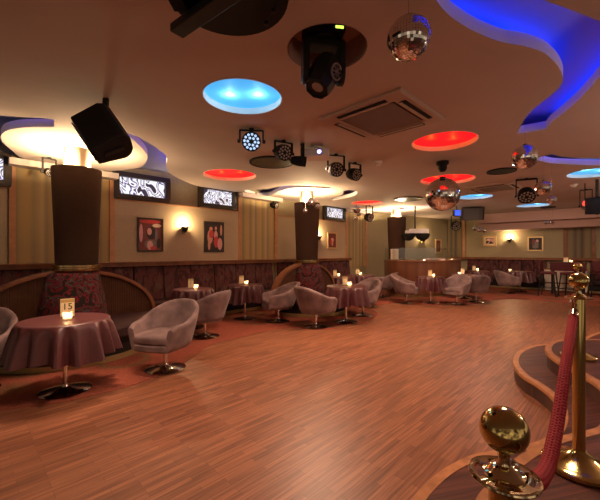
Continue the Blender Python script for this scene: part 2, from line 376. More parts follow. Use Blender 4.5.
# far wall panels
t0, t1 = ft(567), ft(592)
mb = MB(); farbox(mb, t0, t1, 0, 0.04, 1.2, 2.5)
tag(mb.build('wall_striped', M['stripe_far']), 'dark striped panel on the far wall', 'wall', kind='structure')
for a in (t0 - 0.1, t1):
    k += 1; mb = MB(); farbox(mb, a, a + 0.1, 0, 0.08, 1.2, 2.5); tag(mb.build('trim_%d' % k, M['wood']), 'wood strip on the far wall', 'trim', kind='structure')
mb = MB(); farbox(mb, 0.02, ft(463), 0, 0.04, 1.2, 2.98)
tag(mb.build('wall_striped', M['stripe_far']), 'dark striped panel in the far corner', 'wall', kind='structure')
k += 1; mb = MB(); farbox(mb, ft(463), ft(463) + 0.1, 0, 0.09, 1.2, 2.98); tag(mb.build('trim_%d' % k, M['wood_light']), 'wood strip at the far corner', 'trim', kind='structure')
# dado ledges
mb = MB(); wallbox(mb, -3, 9.75, DL - 0.28, DL, 1.17, 1.245); wallbox(mb, -3, 9.75, DL - 0.31, DL, 1.235, 1.262)
tag(mb.build('trim_dado', M['wood'], bevel=0.008), 'mahogany ledge along the left wall above the banquettes', 'trim', kind='structure')
mb = MB(); farbox(mb, 0.3, 9.5, 0, 0.26, 1.15, 1.225); farbox(mb, 0.3, 9.5, 0, 0.29, 1.22, 1.245)
tag(mb.build('trim_dado', M['wood'], bevel=0.008), 'mahogany ledge along the far wall', 'trim', kind='structure')
# soffit along the far wall
mb = MB(); farbox(mb, ft(484), 9.5, 0, 0.95, 2.36, 2.985)
tag(mb.build('trim_soffit', M['soffit']), 'low painted soffit along the far wall', 'trim', kind='structure')
mb = MB(); farbox(mb, ft(487), 9.5, 0.955, 1.5, 2.62, 2.985)
tag(mb.build('trim_soffit', M['soffit']), 'stepped upper soffit in front of the low one', 'trim', kind='structure')

# ------------------------------------------------------------------ windows
def window(n, s0, s1, z0, z1, sc, label):
    t = thing('window_%d' % n, label, 'window', W((s0 + s1) / 2, DL, z0), PI / 4, kind='structure')
    w_, h_ = s1 - s0, z1 - z0; fr = MB(); b = 0.10
    fr.box((0, -0.05, b / 2), (w_, 0.16, b)); fr.box((0, -0.05, h_ - b / 2), (w_, 0.16, b))
    for sx in (-1, 1): fr.box((sx * (w_ / 2 - b / 2), -0.05, h_ / 2), (b, 0.16, h_ - 2 * b))
    wf = fr.build('window_frame', M['pframe'], t, bevel=0.006)
    MB().box((0, -0.035, h_ / 2), (w_ - 2 * b, 0.02, h_ - 2 * b)).build('stained_pane', stained('leaded glass %d' % n, sc), wf)
window(1, -0.62, 0.60, 2.53, 3.08, 2.6, 'high backlit leaded window at the left edge')
window(2, 2.15, 3.28, 2.53, 3.08, 2.4, 'high backlit leaded window with purple and white shapes above the first poster')
window(3, 4.0, 5.03, 2.53, 3.08, 3.4, 'high backlit leaded window above the second poster')
window(4, 8.5, 9.62, 2.53, 3.06, 5.0, 'high backlit leaded window above the small framed picture')

# ------------------------------------------------------------------ ceiling
def zc(pts): return [onz(x, y, ZC) for x, y in pts]
def clipw(p): 
    n = (p.y - p.x) * R2
    if n > DL - 0.04: s = (p.x + p.y) * R2; return W(s, DL - 0.04, ZC)
    return p
slot1 = catmull([clipw(p) for p in zc([(34, 163), (20, 157), (12.6, 151), (4.5, 144), (1, 138), (4.5, 131.6), (18, 128), (36, 127), (54, 127)])], 4)
slot1 += catmull(zc([(54, 119.5), (40, 118), (20, 116.8), (0, 115.5), (-40, 112), (-100, 104)]), 3)
disc1 = catmull([clipw(p) for p in zc([(119, 131.5), (128, 136), (140, 146), (146.5, 154), (147, 160), (141, 167), (128, 169.5), (112, 171)])], 4)
lip1 = catmull(zc([(119, 130.5), (129, 133.5), (142, 139), (158, 149), (167, 158), (166, 166), (171, 174), (185, 181.5), (197, 185.8), (212, 189)]), 4)
outer = [(-9, -3), (16, -3), (16, 19), (6.95, 18.5)]
outer += [(p.x, p.y) for p in (DJ1 - nn * 0.1, DJ0 - nn * 0.1)]
outer += [tuple(W(5.5, DL + 0.05)[:2])]
outer += [(p.x, p.y) for p in reversed(lip1)]
outer += [(p.x, p.y) for p in disc1]
outer += [tuple(W(1.9, DL + 0.05)[:2])]
outer += [(p.x, p.y) for p in slot1]
holes = []
slot2 = catmull([clipw(p) for p in zc([(244, 190), (260, 189.6), (269, 188.5), (278.5, 186.6), (293, 185.4), (320, 186.4), (330, 187.2), (330, 188.3), (318, 188), (300, 187.4), (286, 189.2), (277, 192.2), (271, 195), (262, 196.5), (248, 196)])], 3, True)
slot3 = catmull(zc([(343, 191), (350, 190.3), (357, 191.3), (356.5, 194), (351, 197), (341, 199), (333, 200.5), (330, 199.5), (337, 196.8), (343, 194)]), 3, True)
slot4 = catmull([clipw(p) for p in zc([(346, 209), (377, 208.6), (400, 207.2), (420, 205.8), (440, 205.3), (440, 207.4), (400, 209.4), (377, 210.6), (346, 211)])], 2, True)
slot5 = catmull(zc([(537, 158), (545, 156), (551, 154.3), (558, 156), (568, 157.3), (583, 158.5), (600, 159), (650, 159.5), (650, 166), (600, 165.5), (575, 164.6), (555, 163.6), (545, 162), (538, 160)]), 3, True)
big_a = catmull(zc([(424, -22), (437, 1), (446, 12), (457, 21), (476, 32), (502, 42), (524, 46), (544, 53), (558, 66), (563, 79), (559, 88), (549, 97), (535, 108), (524, 120), (517, 134)]), 5)
big_b = catmull(zc([(546, 129), (552, 122), (572, 106), (591, 87), (600, 77), (640, 48), (690, 40)]), 5)
big_c = catmull(zc([(690, 28), (640, 30), (600, 21), (574, 11), (545, 0), (520, -16), (470, -60), (440, -70), (420, -50)]), 5)
bigslot = big_a + big_b + big_c
holes += [slot2, slot3, slot4, slot5, bigslot]
# round recesses: (px, py, radius)
def zd(px, py): p = onz(px, py, ZC); return p
ROUND = []
def circle(c, r, k=40): return [Vector((c.x + r * math.cos(2 * PI * i / k), c.y + r * math.sin(2 * PI * i / k), ZC)) for i in range(k)]
LIGHTS = [('blue', (243, 98), 0.40, 'cyan lit round ceiling recess in front of the spotlights'),
          ('red', (230, 175.3), 0.53, 'red lit round ceiling recess above the posters'),
          ('red', (444, 141.8), 0.44, 'red lit round ceiling recess beside the air conditioning cassette'),
          ('red', (447, 179.8), 0.55, 'red lit round ceiling recess behind the large motor driven mirror ball'),
          ('red', (367, 203), 0.50, 'small looking distant red ceiling recess near the fourth window'),
          ('blue', (475, 196.8), 0.45, 'distant pale blue ceiling recess above the far hanging loudspeaker'),
          ('blue', (597, 172.5), 0.48, 'cyan lit ceiling recess at the right edge'),
          ('blue', (533, 205.3), 0.47, 'thin looking blue ceiling recess near the far soffit')]
for col, (x, y), r, lab in LIGHTS: holes.append(circle(zd(x, y), r))
HEADC = zd(327, 50); HEADC.z = ZC; holes.append(circle(HEADC, 0.305))
cu = bpy.data.curves.new('ceiling', 'CURVE'); cu.dimensions = '2D'; cu.fill_mode = 'BOTH'
def spl(pts):
    s = cu.splines.new('POLY'); s.points.add(len(pts) - 1); s.use_cyclic_u = True
    for q, p in zip(s.points, pts): q.co = (p[0], p[1], 0, 1)
spl(outer)
for h in holes: spl(h)
cu.extrude = 0.05
tmp = bpy.data.objects.new('ceiling_outline', cu); COL.objects.link(tmp); bpy.context.view_layer.update()
me = bpy.data.meshes.new_from_object(tmp.evaluated_get(bpy.context.evaluated_depsgraph_get()))
bpy.data.objects.remove(tmp); bpy.data.curves.remove(cu)
me.materials.clear(); me.materials.append(M['ceiling'])
me.materials.append(M['white'])           # white on the slot edges stands in for the light on them
for p in me.polygons: p.material_index = 1 if abs(p.normal.z) < 0.5 else 0; p.use_smooth = False
ceil = bpy.data.objects.new('ceiling', me); COL.objects.link(ceil); ceil.location = (0, 0, ZC + 0.05)
tag(ceil, 'dropped tan ceiling with wavy slots and round recesses', 'ceiling', kind='structure')
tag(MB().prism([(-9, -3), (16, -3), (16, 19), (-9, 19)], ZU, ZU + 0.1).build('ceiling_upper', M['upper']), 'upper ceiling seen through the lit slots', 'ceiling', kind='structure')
def strip(name, pts, m, label, lift=0.115, r=0.012, closed=False):
    o = MB().tube([(p.x, p.y, ZC + lift) for p in pts], r, 6, closed=closed).build(name, m)
    return tag(o, label, 'light strip', 'led strips above the ceiling slots')
def offset(pts, d):
    out = []
    for i, p in enumerate(pts):
        t = pts[min(i + 1, len(pts) - 1)] - pts[max(i - 1, 0)]; t.z = 0; t.normalize()
        out.append(p + Vector((t.y, -t.x, 0)) * d)
    return out
strip('led_strip', offset(big_a, -0.17), M['led_b'], 'blue light strip hidden along the left lip of the large blue slot')
strip('led_strip', offset(big_c, -0.22)[4:-10], M['led_b'], 'blue light strip hidden along the near right lip of the large blue slot')
strip('led_strip', offset(big_b, -0.17), M['led_b'], 'blue light strip hidden along the far lip of the large blue slot')
strip('led_strip', [p + Vector((0, -0.1, 0)) for p in slot5[:24]], M['led_b'], 'blue light strip hidden above the thin slot at the right')
strip('led_strip', offset(lip1[:-6], 0.10)[3:], M['led_p'], 'violet light strip hidden above the slot right of the first column')
strip('led_strip', [p + Vector((0.02, -0.12, 0)) for p in slot1[-14:]], M['led_p'], 'violet light strip hidden above the slot left of the first column')
strip('led_strip', [p + Vector((0, -0.1, 0)) for p in slot2[1:10]], M['led_p'], 'violet light strip hidden above the slot at the second column')
strip('led_strip', [p + Vector((0.1, -0.05, 0)) for p in slot3[3:12]], M['led_p'], 'violet light strip hidden above the short slot by the fourth window')
strip('led_strip', [p + Vector((0, -0.1, 0)) for p in slot4[:8]], M['led_p'], 'violet light strip hidden above the far narrow slot')

def ring_wall(r, z0, z1): return [(r, z0), (r, z1), (r - 0.012, z1), (r - 0.012, z0), (r, z0)]
for col, (x, y), r, lab in LIGHTS:
    c = zd(x, y); t = thing('recessed_ceiling_light', lab, 'ceiling light', (c.x, c.y, ZC), 0, 'round recessed ceiling lights')
    MB().lathe(ring_wall(r - 0.002, -0.004, 0.07), seg=48).build('recess_ring', M['white'], t, True)
    MB().lathe([(0.0001, 0.062), (r - 0.01, 0.062), (r - 0.01, 0.074), (0.0001, 0.074)], seg=48).build('diffuser', M['dif_blue' if col == 'blue' else 'dif_red'], t, True)
    lc = (0.55, 0.85, 1.0) if col == 'blue' else (1.0, 0.34, 0.03)
    for sx in (-1, 1):
        o = lamp('recess_lamp', 'POINT', (c.x + sx * r * 0.36, c.y + 0.06, ZC + 0.012), 1.1 if col == 'blue' else 0.5, lc, 0.015)

# ------------------------------------------------------------------ columns
def column(s, n, label, e):
    p = W(s, n, 1.172); t = thing('column', label, 'column', p, 0, 'brown columns')
    MB().lathe([(0.0001, 0), (0.30, 0), (0.31, 0.015), (0.31, 0.035), (0.29, 0.045), (0.29, 0.06), (0.305, 0.07), (0.305, 0.095), (0.285, 0.105), (0.0001, 0.105)], seg=40).build('foot_ring', M['brass_foot'], t, True)
    MB().lathe([(0.275, 0.105), (0.285, 0.5), (0.325, 1.52), (0.31, 1.52), (0.27, 0.5), (0.262, 0.11)], seg=40).build('woven_cover', M['sleeve'], t, True)
    MB().lathe([(0.17, 0.11), (0.17, 1.826), (0.0001, 1.826)], seg=32).build('plaster_core', M['core'], t, True)
    u = MB()
    for i in range(6):
        a = i * PI / 3 + 0.2; u.lathe([(0.0001, 0), (0.035, 0), (0.035, 0.1), (0.0001, 0.1)], (0.24 * math.cos(a), 0.24 * math.sin(a), 1.34), 12)
    u.build('uplight', M['uplamp'], t, True)
    for i in range(3):
        a = i * 2 * PI / 3 + 0.5
        lamp('column_uplight', 'POINT', (p.x + 0.245 * math.cos(a), p.y + 0.245 * math.sin(a), p.z + 1.50), e, (1.0, 0.70, 0.38), 0.03)
    return t
NC = 5.98
column(1.245, NC, 'flared brown column with brass foot nearest the left edge', 85)
column(6.23, NC, 'flared brown column behind the pair of angled tub chairs', 85)
column(11.0, NC + 0.15, 'flared brown column standing in the disc jockey booth', 85)

# ------------------------------------------------------------------ round banquettes with arched ribbed panels
def arch_pts(a, b, z0, k=40): return [(a * math.cos(PI * i / k), z0 + b * math.sin(PI * i / k)) for i in range(k + 1)]
def round_banquette(s, label, a=1.18):
    t = thing('round_banquette', label, 'banquette', W(s, NC, 0), PI / 4, 'round banquettes wrapped around columns')
    # local frame: x along the wall, -y into the room
    Rf = 1.12
    def half(r, k=40): return [(r * math.cos(PI + PI * i / k), r * math.sin(PI + PI * i / k)) for i in range(k + 1)]
    def half_ring(r0, r1): return half(r1) + list(reversed(half(r0)))
    MB().prism(half_ring(0.30, Rf - 0.10), 0.007, 0.30).build('plinth', M['plinth'], t)
    ks = MB(); ks.prism(half_ring(Rf - 0.098, Rf - 0.075), 0.007, 0.075); ks.build('kick_strip', M['brass_dull'], t)
    MB().prism(half_ring(0.44, Rf), 0.30, 0.46).build('seat', M['seat_dark'], t, bevel=0.03)
    # upholstered cone back with panel seams
    rows = []; K = 60
    for z, r in ((0.44, 0.44), (0.48, 0.455), (0.8, 0.40), (1.06, 0.347), (1.13, 0.335), (1.155, 0.31)):
        row = []
        for i in range(K):
            an = 2 * PI * i / K; seam = 0.012 if i % 10 == 5 else 0.0
            row.append(Vector(((r - seam) * math.cos(an), (r - seam) * math.sin(an), z)))
        rows.append(row)
    rows.append([Vector((0.01 * math.cos(2 * PI * i / K), 0.01 * math.sin(2 * PI * i / K), 1.168)) for i in range(K)])
    MB().grid(rows, closed=True).build('upholstered_back', M['fabric'], t, True, angle=60)
    # ribbed arched panel: vertical slats cut by an ellipse
    ap = MB(); b = 0.745; z0 = 0.45; nsl = 84; wsl = 2 * (a - 0.06) / nsl
    for i in range(nsl):
        x = -(a - 0.06) + (i + 0.5) * wsl
        if abs(x) < 0.30: continue
        top = z0 + (b - 0.05) * math.sqrt(max(0, 1 - (x / (a - 0.05)) ** 2))
        ap.lathe([(wsl * 0.55, 0.2), (wsl * 0.55, top)], (x, 0.03, 0), 6, a0=PI, a1=2 * PI)
    ap.box((-(a / 2 + 0.13), 0.06, 0.33), (a - 0.30, 0.04, 0.26)); ap.box(((a / 2 + 0.13), 0.06, 0.33), (a - 0.30, 0.04, 0.26))
    body = [(x, z) for x, z in arch_pts(a - 0.045, b - 0.04, z0)]
    ap.add([(x, 0.04, z) for x, z in body] + [(x, 0.12, z) for x, z in body],
           [tuple(range(len(body))), tuple(range(2 * len(body) - 1, len(body) - 1, -1))])
    ap.build('ribbed_arch_panel', M['tambour'], t, True)
    rm = MB(); po, pi = arch_pts(a, b, z0), arch_pts(a - 0.055, b - 0.055, z0); y0, y1 = -0.05, 0.14
    rm.grid([[(x, y1, z) for x, z in po], [(x, y0, z) for x, z in po], [(x, y0 - 0.01, z - 0.01) for x, z in [((q[0] + r[0]) / 2, (q[1] + r[1]) / 2) for q, r in zip(po, pi)]], [(x, y0, z) for x, z in pi], [(x, y1, z) for x, z in pi]])
    rm.build('arch_rim', M['wood'], t, True, angle=50)
    return t
round_banquette(1.2, 'round banquette with arched ribbed panel behind the table marked fifteen', 1.2)
round_banquette(6.23, 'round banquette with arched ribbed panel behind the pair of angled tub chairs', 1.08)

# ------------------------------------------------------------------ straight banquettes
def banquette(P, L, rz, label, n_pan, depth=0.66):
    """local frame: x along, -y into the room, back against y = 0"""
    t = thing('wall_banquette', label, 'banquette', P, rz, 'straight wall banquettes')
    MB().box((L / 2, -depth / 2 + 0.03, 0.155), (L, depth - 0.14, 0.296)).build('plinth', M['plinth'], t)
    MB().box((L / 2, -depth + 0.10 - 0.012, 0.045), (L, 0.02, 0.07)).build('kick_strip', M['brass_dull'], t)
    MB().box((L / 2, -depth / 2 - 0.005, 0.38), (L - 0.01, depth - 0.01, 0.15)).build('seat', M['seat_dark'], t, bevel=0.03)
    w_ = L / n_pan
    for i in range(n_pan):
        MB().add([(i * w_ + 0.006, -0.22, 0.457), ((i + 1) * w_ - 0.006, -0.22, 0.457), ((i + 1) * w_ - 0.006, -0.13, 1.165), (i * w_ + 0.006, -0.13, 1.165),
                  (i * w_ + 0.006, -0.01, 0.457), ((i + 1) * w_ - 0.006, -0.01, 0.457), ((i + 1) * w_ - 0.006, -0.01, 1.165), (i * w_ + 0.006, -0.01, 1.165)],
                 [(0, 1, 2, 3), (5, 4, 7, 6), (0, 3, 7, 4), (1, 5, 6, 2), (3, 2, 6, 7), (0, 4, 5, 1)]).build('back_cushion', M['fabric_wall'], t, bevel=0.02)
    return t
banquette(W(-2.2, DL - 0.08, 0.006), 3.2, PI / 4, 'dark red wall banquette left of the first column', 5)
banquette(W(1.25, DL - 0.08, 0.006), 4.9, PI / 4, 'long dark red wall banquette between the first and second columns', 8)
banquette(W(6.4, DL - 0.08, 0.006), 3.3, PI / 4, 'dark red wall banquette right of the second column', 6)
fa = math.atan2(-0.671, 0.742)
banquette(Fw(0.9, 0.01, 0.006), ft(547) - 0.9, fa, 'dark red wall banquette under the two pictures on the far wall', 7, 0.8)
banquette(Fw(ft(590), 0.01, 0.006), 3.6, fa, 'dark red wall banquette at the right end of the far wall', 6, 0.8)

# ------------------------------------------------------------------ tables with cloths
def cloth_mesh(seed, drop=0.37, r=0.41):
    rnd = random.Random(seed); K = 144; rows = []
    ph = [rnd.uniform(0, 2 * PI) for _ in range(4)]
    def fold(a): return 0.62 * math.sin(17 * a + ph[0] + 0.5 * math.sin(3 * a + ph[3])) + 0.3 * math.sin(9 * a + ph[1]) + 0.2 * math.sin(23 * a + ph[2])
    z = 0.758
    rows.append([(0.002 * math.cos(2 * PI * i / K), 0.002 * math.sin(2 * PI * i / K), z) for i in range(K)])
    for rr, dz in ((0.2, 0), (r - 0.03, 0), (r - 0.008, -0.003), (r + 0.003, -0.014)):
        rows.append([(rr * math.cos(2 * PI * i / K), rr * math.sin(2 * PI * i / K), z + dz) for i in range(K)])
    for j in range(1, 9):
        f = j / 8; row = []
        for i in range(K):
            a = 2 * PI * i / K; fo = fold(a); amp = 0.075 * f ** 0.7
            rad = r + 0.008 + 0.055 * f + amp * fo
            dd = drop * (1 + 0.07 * math.cos(4 * a + ph[1]))
            row.append((rad * math.cos(a), rad * math.sin(a), z - 0.014 - (dd - 0.014) * f))
        rows.append(row)
    return MB().grid(rows, closed=True)
def table(px, Y, label, clabel, seed, base_z=0.006, r=0.41):
    p = at(px, Y, base_z)
    t = thing('cafe_table', label, 'table', p, 0, 'round pedestal tables')
    MB().lathe([(0.0001, 0), (0.235, 0), (0.24, 0.008), (0.22, 0.018), (0.10, 0.035), (0.04, 0.05), (0.028, 0.075), (0.0001, 0.08)], seg=40).build('base', M['chrome'], t, True)
    MB().cyl(0.024, (0, 0, 0.06), (0, 0, 0.715)).build('pole', M['chrome'], t, True)
    MB().lathe([(0.0001, 0.712), (r - 0.015, 0.712), (r - 0.01, 0.72), (r - 0.01, 0.745), (0.0001, 0.746)], seg=48).build('tabletop', M['wood'], t, True)
    c = cloth_mesh(seed, r=r).build('tablecloth', M['cloth'], None, True, loc=p); c.location.z -= 0.009
    tag(c, clabel, 'tablecloth', 'maroon tablecloths'); c.rotation_euler = (0, 0, seed * 0.7)
    return p
def text_mesh(txt, size, m, parent, loc, rot):
    cu = bpy.data.curves.new('lettering', 'FONT'); cu.body = txt; cu.size = size; cu.extrude = 0.0006; cu.align_x = 'CENTER'
    o = bpy.data.objects.new('tmp', cu); COL.objects.link(o); bpy.context.view_layer.update()
    me = bpy.data.meshes.new_from_object(o.evaluated_get(bpy.context.evaluated_depsgraph_get())); bpy.data.objects.remove(o)
    me.materials.clear(); me.materials.append(m)
    q = bpy.data.objects.new('lettering', me); COL.objects.link(q); q.parent = parent; q.location = loc; q.rotation_euler = rot; return q
def face_cam(p, j=0.0): return math.atan2(p.x, -p.y) * -1 * -1 + j if False else math.atan2(-p.x, p.y) + j
def card(px, Y, z, label, txt=None, hgt=0.18, wd=0.105):
    p = at(px, Y, z); t = thing('table_card', label, 'table card', p, face_cam(p), 'cream table number cards')
    MB().box((0, 0, 0.006), (wd * 0.9, 0.06, 0.012)).build('stand', M['glass'], t)
    MB().box((0, 0, 0.012 + hgt / 2), (wd, 0.006, hgt)).build('card', M['card'], t)
    MB().box((0, -0.0036, 0.012 + hgt * 0.88), (wd * 0.96, 0.001, hgt * 0.18)).build('printed_band', M['card_band'], t)
    if txt: text_mesh(txt, hgt * 0.5, M['ink'], t, (0, -0.0045, 0.012 + hgt * 0.40), (PI / 2, 0, 0))
def candle(px, Y, z, label, e=1.0):
    p = at(px, Y, z); t = thing('tea_light', label, 'candle', p, 0, 'glowing tea lights in glasses')
    MB().lathe([(0.0001, 0.0), (0.034, 0.0), (0.040, 0.01), (0.043, 0.085), (0.040, 0.085), (0.036, 0.012), (0.0001, 0.008)], seg=20).build('glass_cup', M['votive'], t, True)
    MB().lathe([(0.0001, 0.013), (0.03, 0.013), (0.03, 0.03), (0.0001, 0.03)], seg=16).build('wax', M['wax'], t, True); wx = t.children[-1]
    MB().lathe([(0.0001, 0.032), (0.009, 0.04), (0.011, 0.05), (0.006, 0.066), (0.0008, 0.078)], seg=10).build('flame', M['flame'], bpy.data.objects[wx.name], True)
    lamp('candle_light', 'POINT', (p.x, p.y, z + 0.055), e, (1.0, 0.62, 0.28), 0.015)
ZT = 0.7665 - 0.008
def ztop(): return 0.006 + 0.758 - 0.009 + 0.0015
TB = [ # px, Y, table label, cloth label, seed, card px, candle px, card text
  (65.5, 3.56, 'pedestal table on the left in front of the first column', 'maroon satin cloth on the large near table at left', 1, 67.5, 67.5, '15'),
  (193, 6.55, 'pedestal table behind the two left tub chairs', 'maroon cloth lit pink on the table behind the two left tub chairs', 2, 190.8, 196, '1'),
  (245, 7.42, 'pedestal table standing between the tub chairs before the long banquette', 'plum looking cloth on the table midway along the long banquette', 3, 241.5, 246.3, None),
  (346, 7.09, 'pedestal table at the carpet tip right of the second column', 'maroon cloth on the table right of the second column', 4, 345, 349.6, None),
  (339.5, 9.85, 'far pedestal table behind the carpet tip table, left one of two', 'maroon cloth on the left one of two far tables by the third banquette', 5, 335, 338.6, None),
  (361, 10.6, 'far pedestal table behind the carpet tip table, right one of two', 'maroon cloth on the right one of two far tables by the third banquette', 6, 357.4, 360.8, None),
  (430.5, 9.76, 'pedestal table in front of the disc jockey booth', 'maroon cloth on the table in front of the disc jockey booth', 7, 430, 433.5, None),
  (464, 10.8, 'far pedestal table at the right end of the booth', 'maroon cloth on the far table at the right end of the booth', 8, 462.5, 459.3, None),
  (477, 13.0, 'distant pedestal table behind the tub chair seen from its back', 'maroon cloth on the distant table under the gilt framed picture', 9, 474, 477.5, None),
  (520, 12.6, 'distant pedestal table before the far wall banquette', 'maroon cloth on the distant table under the far sconce', 10, None, 510, None)]
where = ['on the large near table at left', 'on the table behind the two left tub chairs', 'on the table midway along the long banquette', 'on the table right of the second column',
         'on the left one of two far tables', 'on the right one of two far tables', 'on the table in front of the booth', 'on the far table at the booth end', 'on the distant table under the gilt picture', 'on the distant table under the far sconce']
for (px, Y, l1, l2, sd, cp, kp, tx), wh in zip(TB, where):
    table(px, Y, l1, l2, sd, r=0.37 if sd in (7, 2, 3) else 0.41)
    if cp: card(cp, Y + 0.06, ztop(), ('cream card printed 15 standing ' if tx == '15' else 'cream table card standing ') + wh, tx, 0.19 if tx == '15' else 0.17, 0.125 if tx == '15' else 0.10)
    candle(kp, Y - (0.06 if px < 100 else 0.05), ztop(), 'glowing tea light in a glass ' + wh, 1.6)

# ------------------------------------------------------------------ tub chairs
def make_chair():
    t = thing('tub_chair', 'x', 'chair', (0, 0, 0), 0, 'mauve velvet swivel tub chairs')
    N = 33; EXT = 0.31
    def plan(u, r):                       # u -1..1 from one arm end round the back (+y) to the other arm end
        half = r * PI / 2; tot = half + EXT; s = abs(u) * tot; sg = 1 if u >= 0 else -1
        if s <= half: a = s / r; return Vector((sg * r * math.sin(a), r * math.cos(a) + 0.02))
        e = s - half; return Vector((sg * (r - 0.05 * (e / EXT) ** 2), 0.02 - e))
    def hgt(u):
        a = abs(u)
        x = max(0, min(1, (a - 0.10) / 0.72)); sm = x * x * (3 - 2 * x)
        h = 0.80 - 0.215 * sm
        if a > 0.88: h -= 0.05 * ((a - 0.88) / 0.12) ** 2
        return h
    ou, inn = [], []; LV = 7
    for j in range(LV + 1):
        v = j / LV; ro, ri = [], []
        for i in range(N):
            u = -1 + 2 * i / (N - 1); h = hgt(u); z = 0.285 + (h - 0.285) * v
            r = 0.285 + 0.11 * min(1, (z - 0.285) / 0.45) ** 0.75
            back = max(0, 1 - abs(u) / 0.55); lean = 0.10 * back * max(0, (z - 0.45) / 0.43)
            p = plan(u, r); ro.append(Vector((p.x, p.y + lean, z)))
            q = plan(u * 0.985, r - 0.075); zi = max(z, 0.40)
            inn.append if False else ri.append(Vector((q.x, q.y + lean - 0.004, zi - (0.0 if v < 1 else 0.004))))
        ou.append(ro); inn.append(ri)
    rim = [[(a + b) / 2 + Vector((0, 0, 0.022)) for a, b in zip(ou[-1], inn[-1])]]
    MB().grid(ou + rim + list(reversed(inn)) + [ou[0]]).build('shell', M['velvet'], t, True, sub=1, angle=180)
    # close the arm ends
    e = MB()
    for i in (0, N - 1):
        ring = [r[i] for r in ou] + [rim[0][i]] + [r[i] for r in reversed(inn)]
        e.add(ring, [tuple(range(len(ring)))])
    e.build('arm_end', M['velvet'], t)
    def dshape(r, ext, bulge, k=16):
        pts = [plan(-1 + 2 * i / 24, r) for i in range(25)]
        for p in pts:
            if p.y < 0: p.y *= ext / EXT
        a, b = pts[-1], pts[0]
        for i in range(1, k):
            f = i / k; x = a.x + (b.x - a.x) * f; pts.append(Vector((x, a.y + (b.y - a.y) * f - bulge * math.sin(PI * f))))
        return [(p.x, p.y) for p in pts]
    MB().prism(dshape(0.278, 0.31, 0.025), 0.278, 0.365).build('seat_base', M['velvet'], t, True, bevel=0.02, angle=50)
    cs = MB(); rows = []
    for f, z in ((0.95, 0.366), (0.99, 0.375), (1.0, 0.39), (1.0, 0.43), (0.985, 0.448), (0.93, 0.460), (0.75, 0.468), (0.4, 0.474), (0.02, 0.475)):
        rows.append([Vector((x * f, -0.03 + (y + 0.03) * f, z)) for x, y in dshape(0.312, 0.30, 0.03)])
    cs.grid(rows, closed=True).build('seat_cushion', M['velvet'], t, True, angle=70)
    MB().lathe([(0.0001, 0), (0.235, 0), (0.24, 0.007), (0.23, 0.014), (0.12, 0.028), (0.045, 0.042), (0.03, 0.06), (0.026, 0.075)], seg=40).build('base_disc', M['chrome'], t, True)
    MB().cyl(0.026, (0, 0, 0.05), (0, 0, 0.24)).cyl(0.06, (0, 0, 0.235), (0, 0, 0.28)).build('stem', M['chrome'], t, True)
    return t
CH = [ # px, base row, facing, label
  (165.5, 368.5, (-0.25, -0.97), 'mauve tub chair in front at left, seat open to the camera'),
  (205, 336.5, (-0.93, 0.36), 'mauve tub chair just behind the front left one, turned to the wall'),
  (278.5, 321.3, (-0.92, -0.40), 'mauve tub chair facing left beside the midway table'),
  (316, 326.6, (0.80, 0.60), 'mauve tub chair with its back to the camera before the second column'),
  (363, 315.2, (-0.78, -0.62), 'mauve tub chair facing the camera behind the carpet tip table'),
  (383, 296.8, (-0.90, 0.44), 'darker looking tub chair facing left at the far right one of two tables'),
  (368, 306.0, (-0.4, 0.9), 'tub chair mostly hidden behind the chair at the carpet tip table'),
  (406.5, 303.2, (0.88, -0.48), 'mauve tub chair left of the table before the booth'),
  (456.5, 304.2, (-0.72, -0.70), 'mauve tub chair right of the table before the booth, seat showing'),
  (476, 301.8, (0.25, 0.97), 'mauve tub chair seen from its back right of the booth'),
  (508, 293.2, (1.0, 0.05), 'mauve tub chair in profile at the distant table under the far sconce'),
  (-29, 391.0, (0.42, -0.90), 'mauve tub chair cut off by the left edge of the picture')]
proto = make_chair()
for i, (px, py, fd, lab) in enumerate(CH):
    c = proto if i == 0 else copy_tree(proto)
    p = onz(px, py, 0.0065); c.location = p
    c.rotation_euler = (0, 0, math.atan2(fd[0], -fd[1])); c['label'] = lab

# ------------------------------------------------------------------ sconces, pictures
def sconce(P, rz, label, e):
    t = thing('wall_sconce', label, 'wall lamp', P, rz, 'half bowl wall sconces')
    MB().box((0, -0.015, -0.06), (0.07, 0.03, 0.16)).build('back_plate', M['brass'], t, bevel=0.008)
    MB().lathe([(0.02, -0.10), (0.05, -0.06), (0.075, -0.01), (0.085, 0.03), (0.08, 0.03), (0.07, -0.01), (0.045, -0.055), (0.016, -0.095)], (0, -0.095, 0), 20, a0=0, a1=2 * PI).build('bowl', M['blackm'], t, True)
    MB().lathe([(0.0001, -0.03), (0.035, -0.02), (0.045, 0.02), (0.036, 0.06), (0.015, 0.085), (0.0001, 0.09)], (0, -0.095, 0), 16).build('bulb', M['shade'], t, True)
    v = Matrix.Rotation(rz, 3, 'Z') @ Vector((0, -0.13, 0.10))
    lamp('sconce_light', 'POINT', Vector(P) + v, e, (1.0, 0.66, 0.33), 0.05)
WL = DL - 0.07
sconce(W(3.60, WL, 2.0), PI / 4, 'lit wall sconce between the two posters', 30)
sconce(W(8.16, WL, 1.95), PI / 4, 'lit wall sconce just right of the second column', 30)
dj = DJ1 - DJ0; dja = math.atan2(dj.y, dj.x)
sconce(DJ0 + dj * 0.64 + nn * 0.0 + Vector((0, 0, 2.0)), dja, 'lit wall sconce above the disc jockey booth', 36)
sconce(Fw(ft(510), 0.0, 1.99), fa, 'lit wall sconce between the two pictures on the far wall', 32)

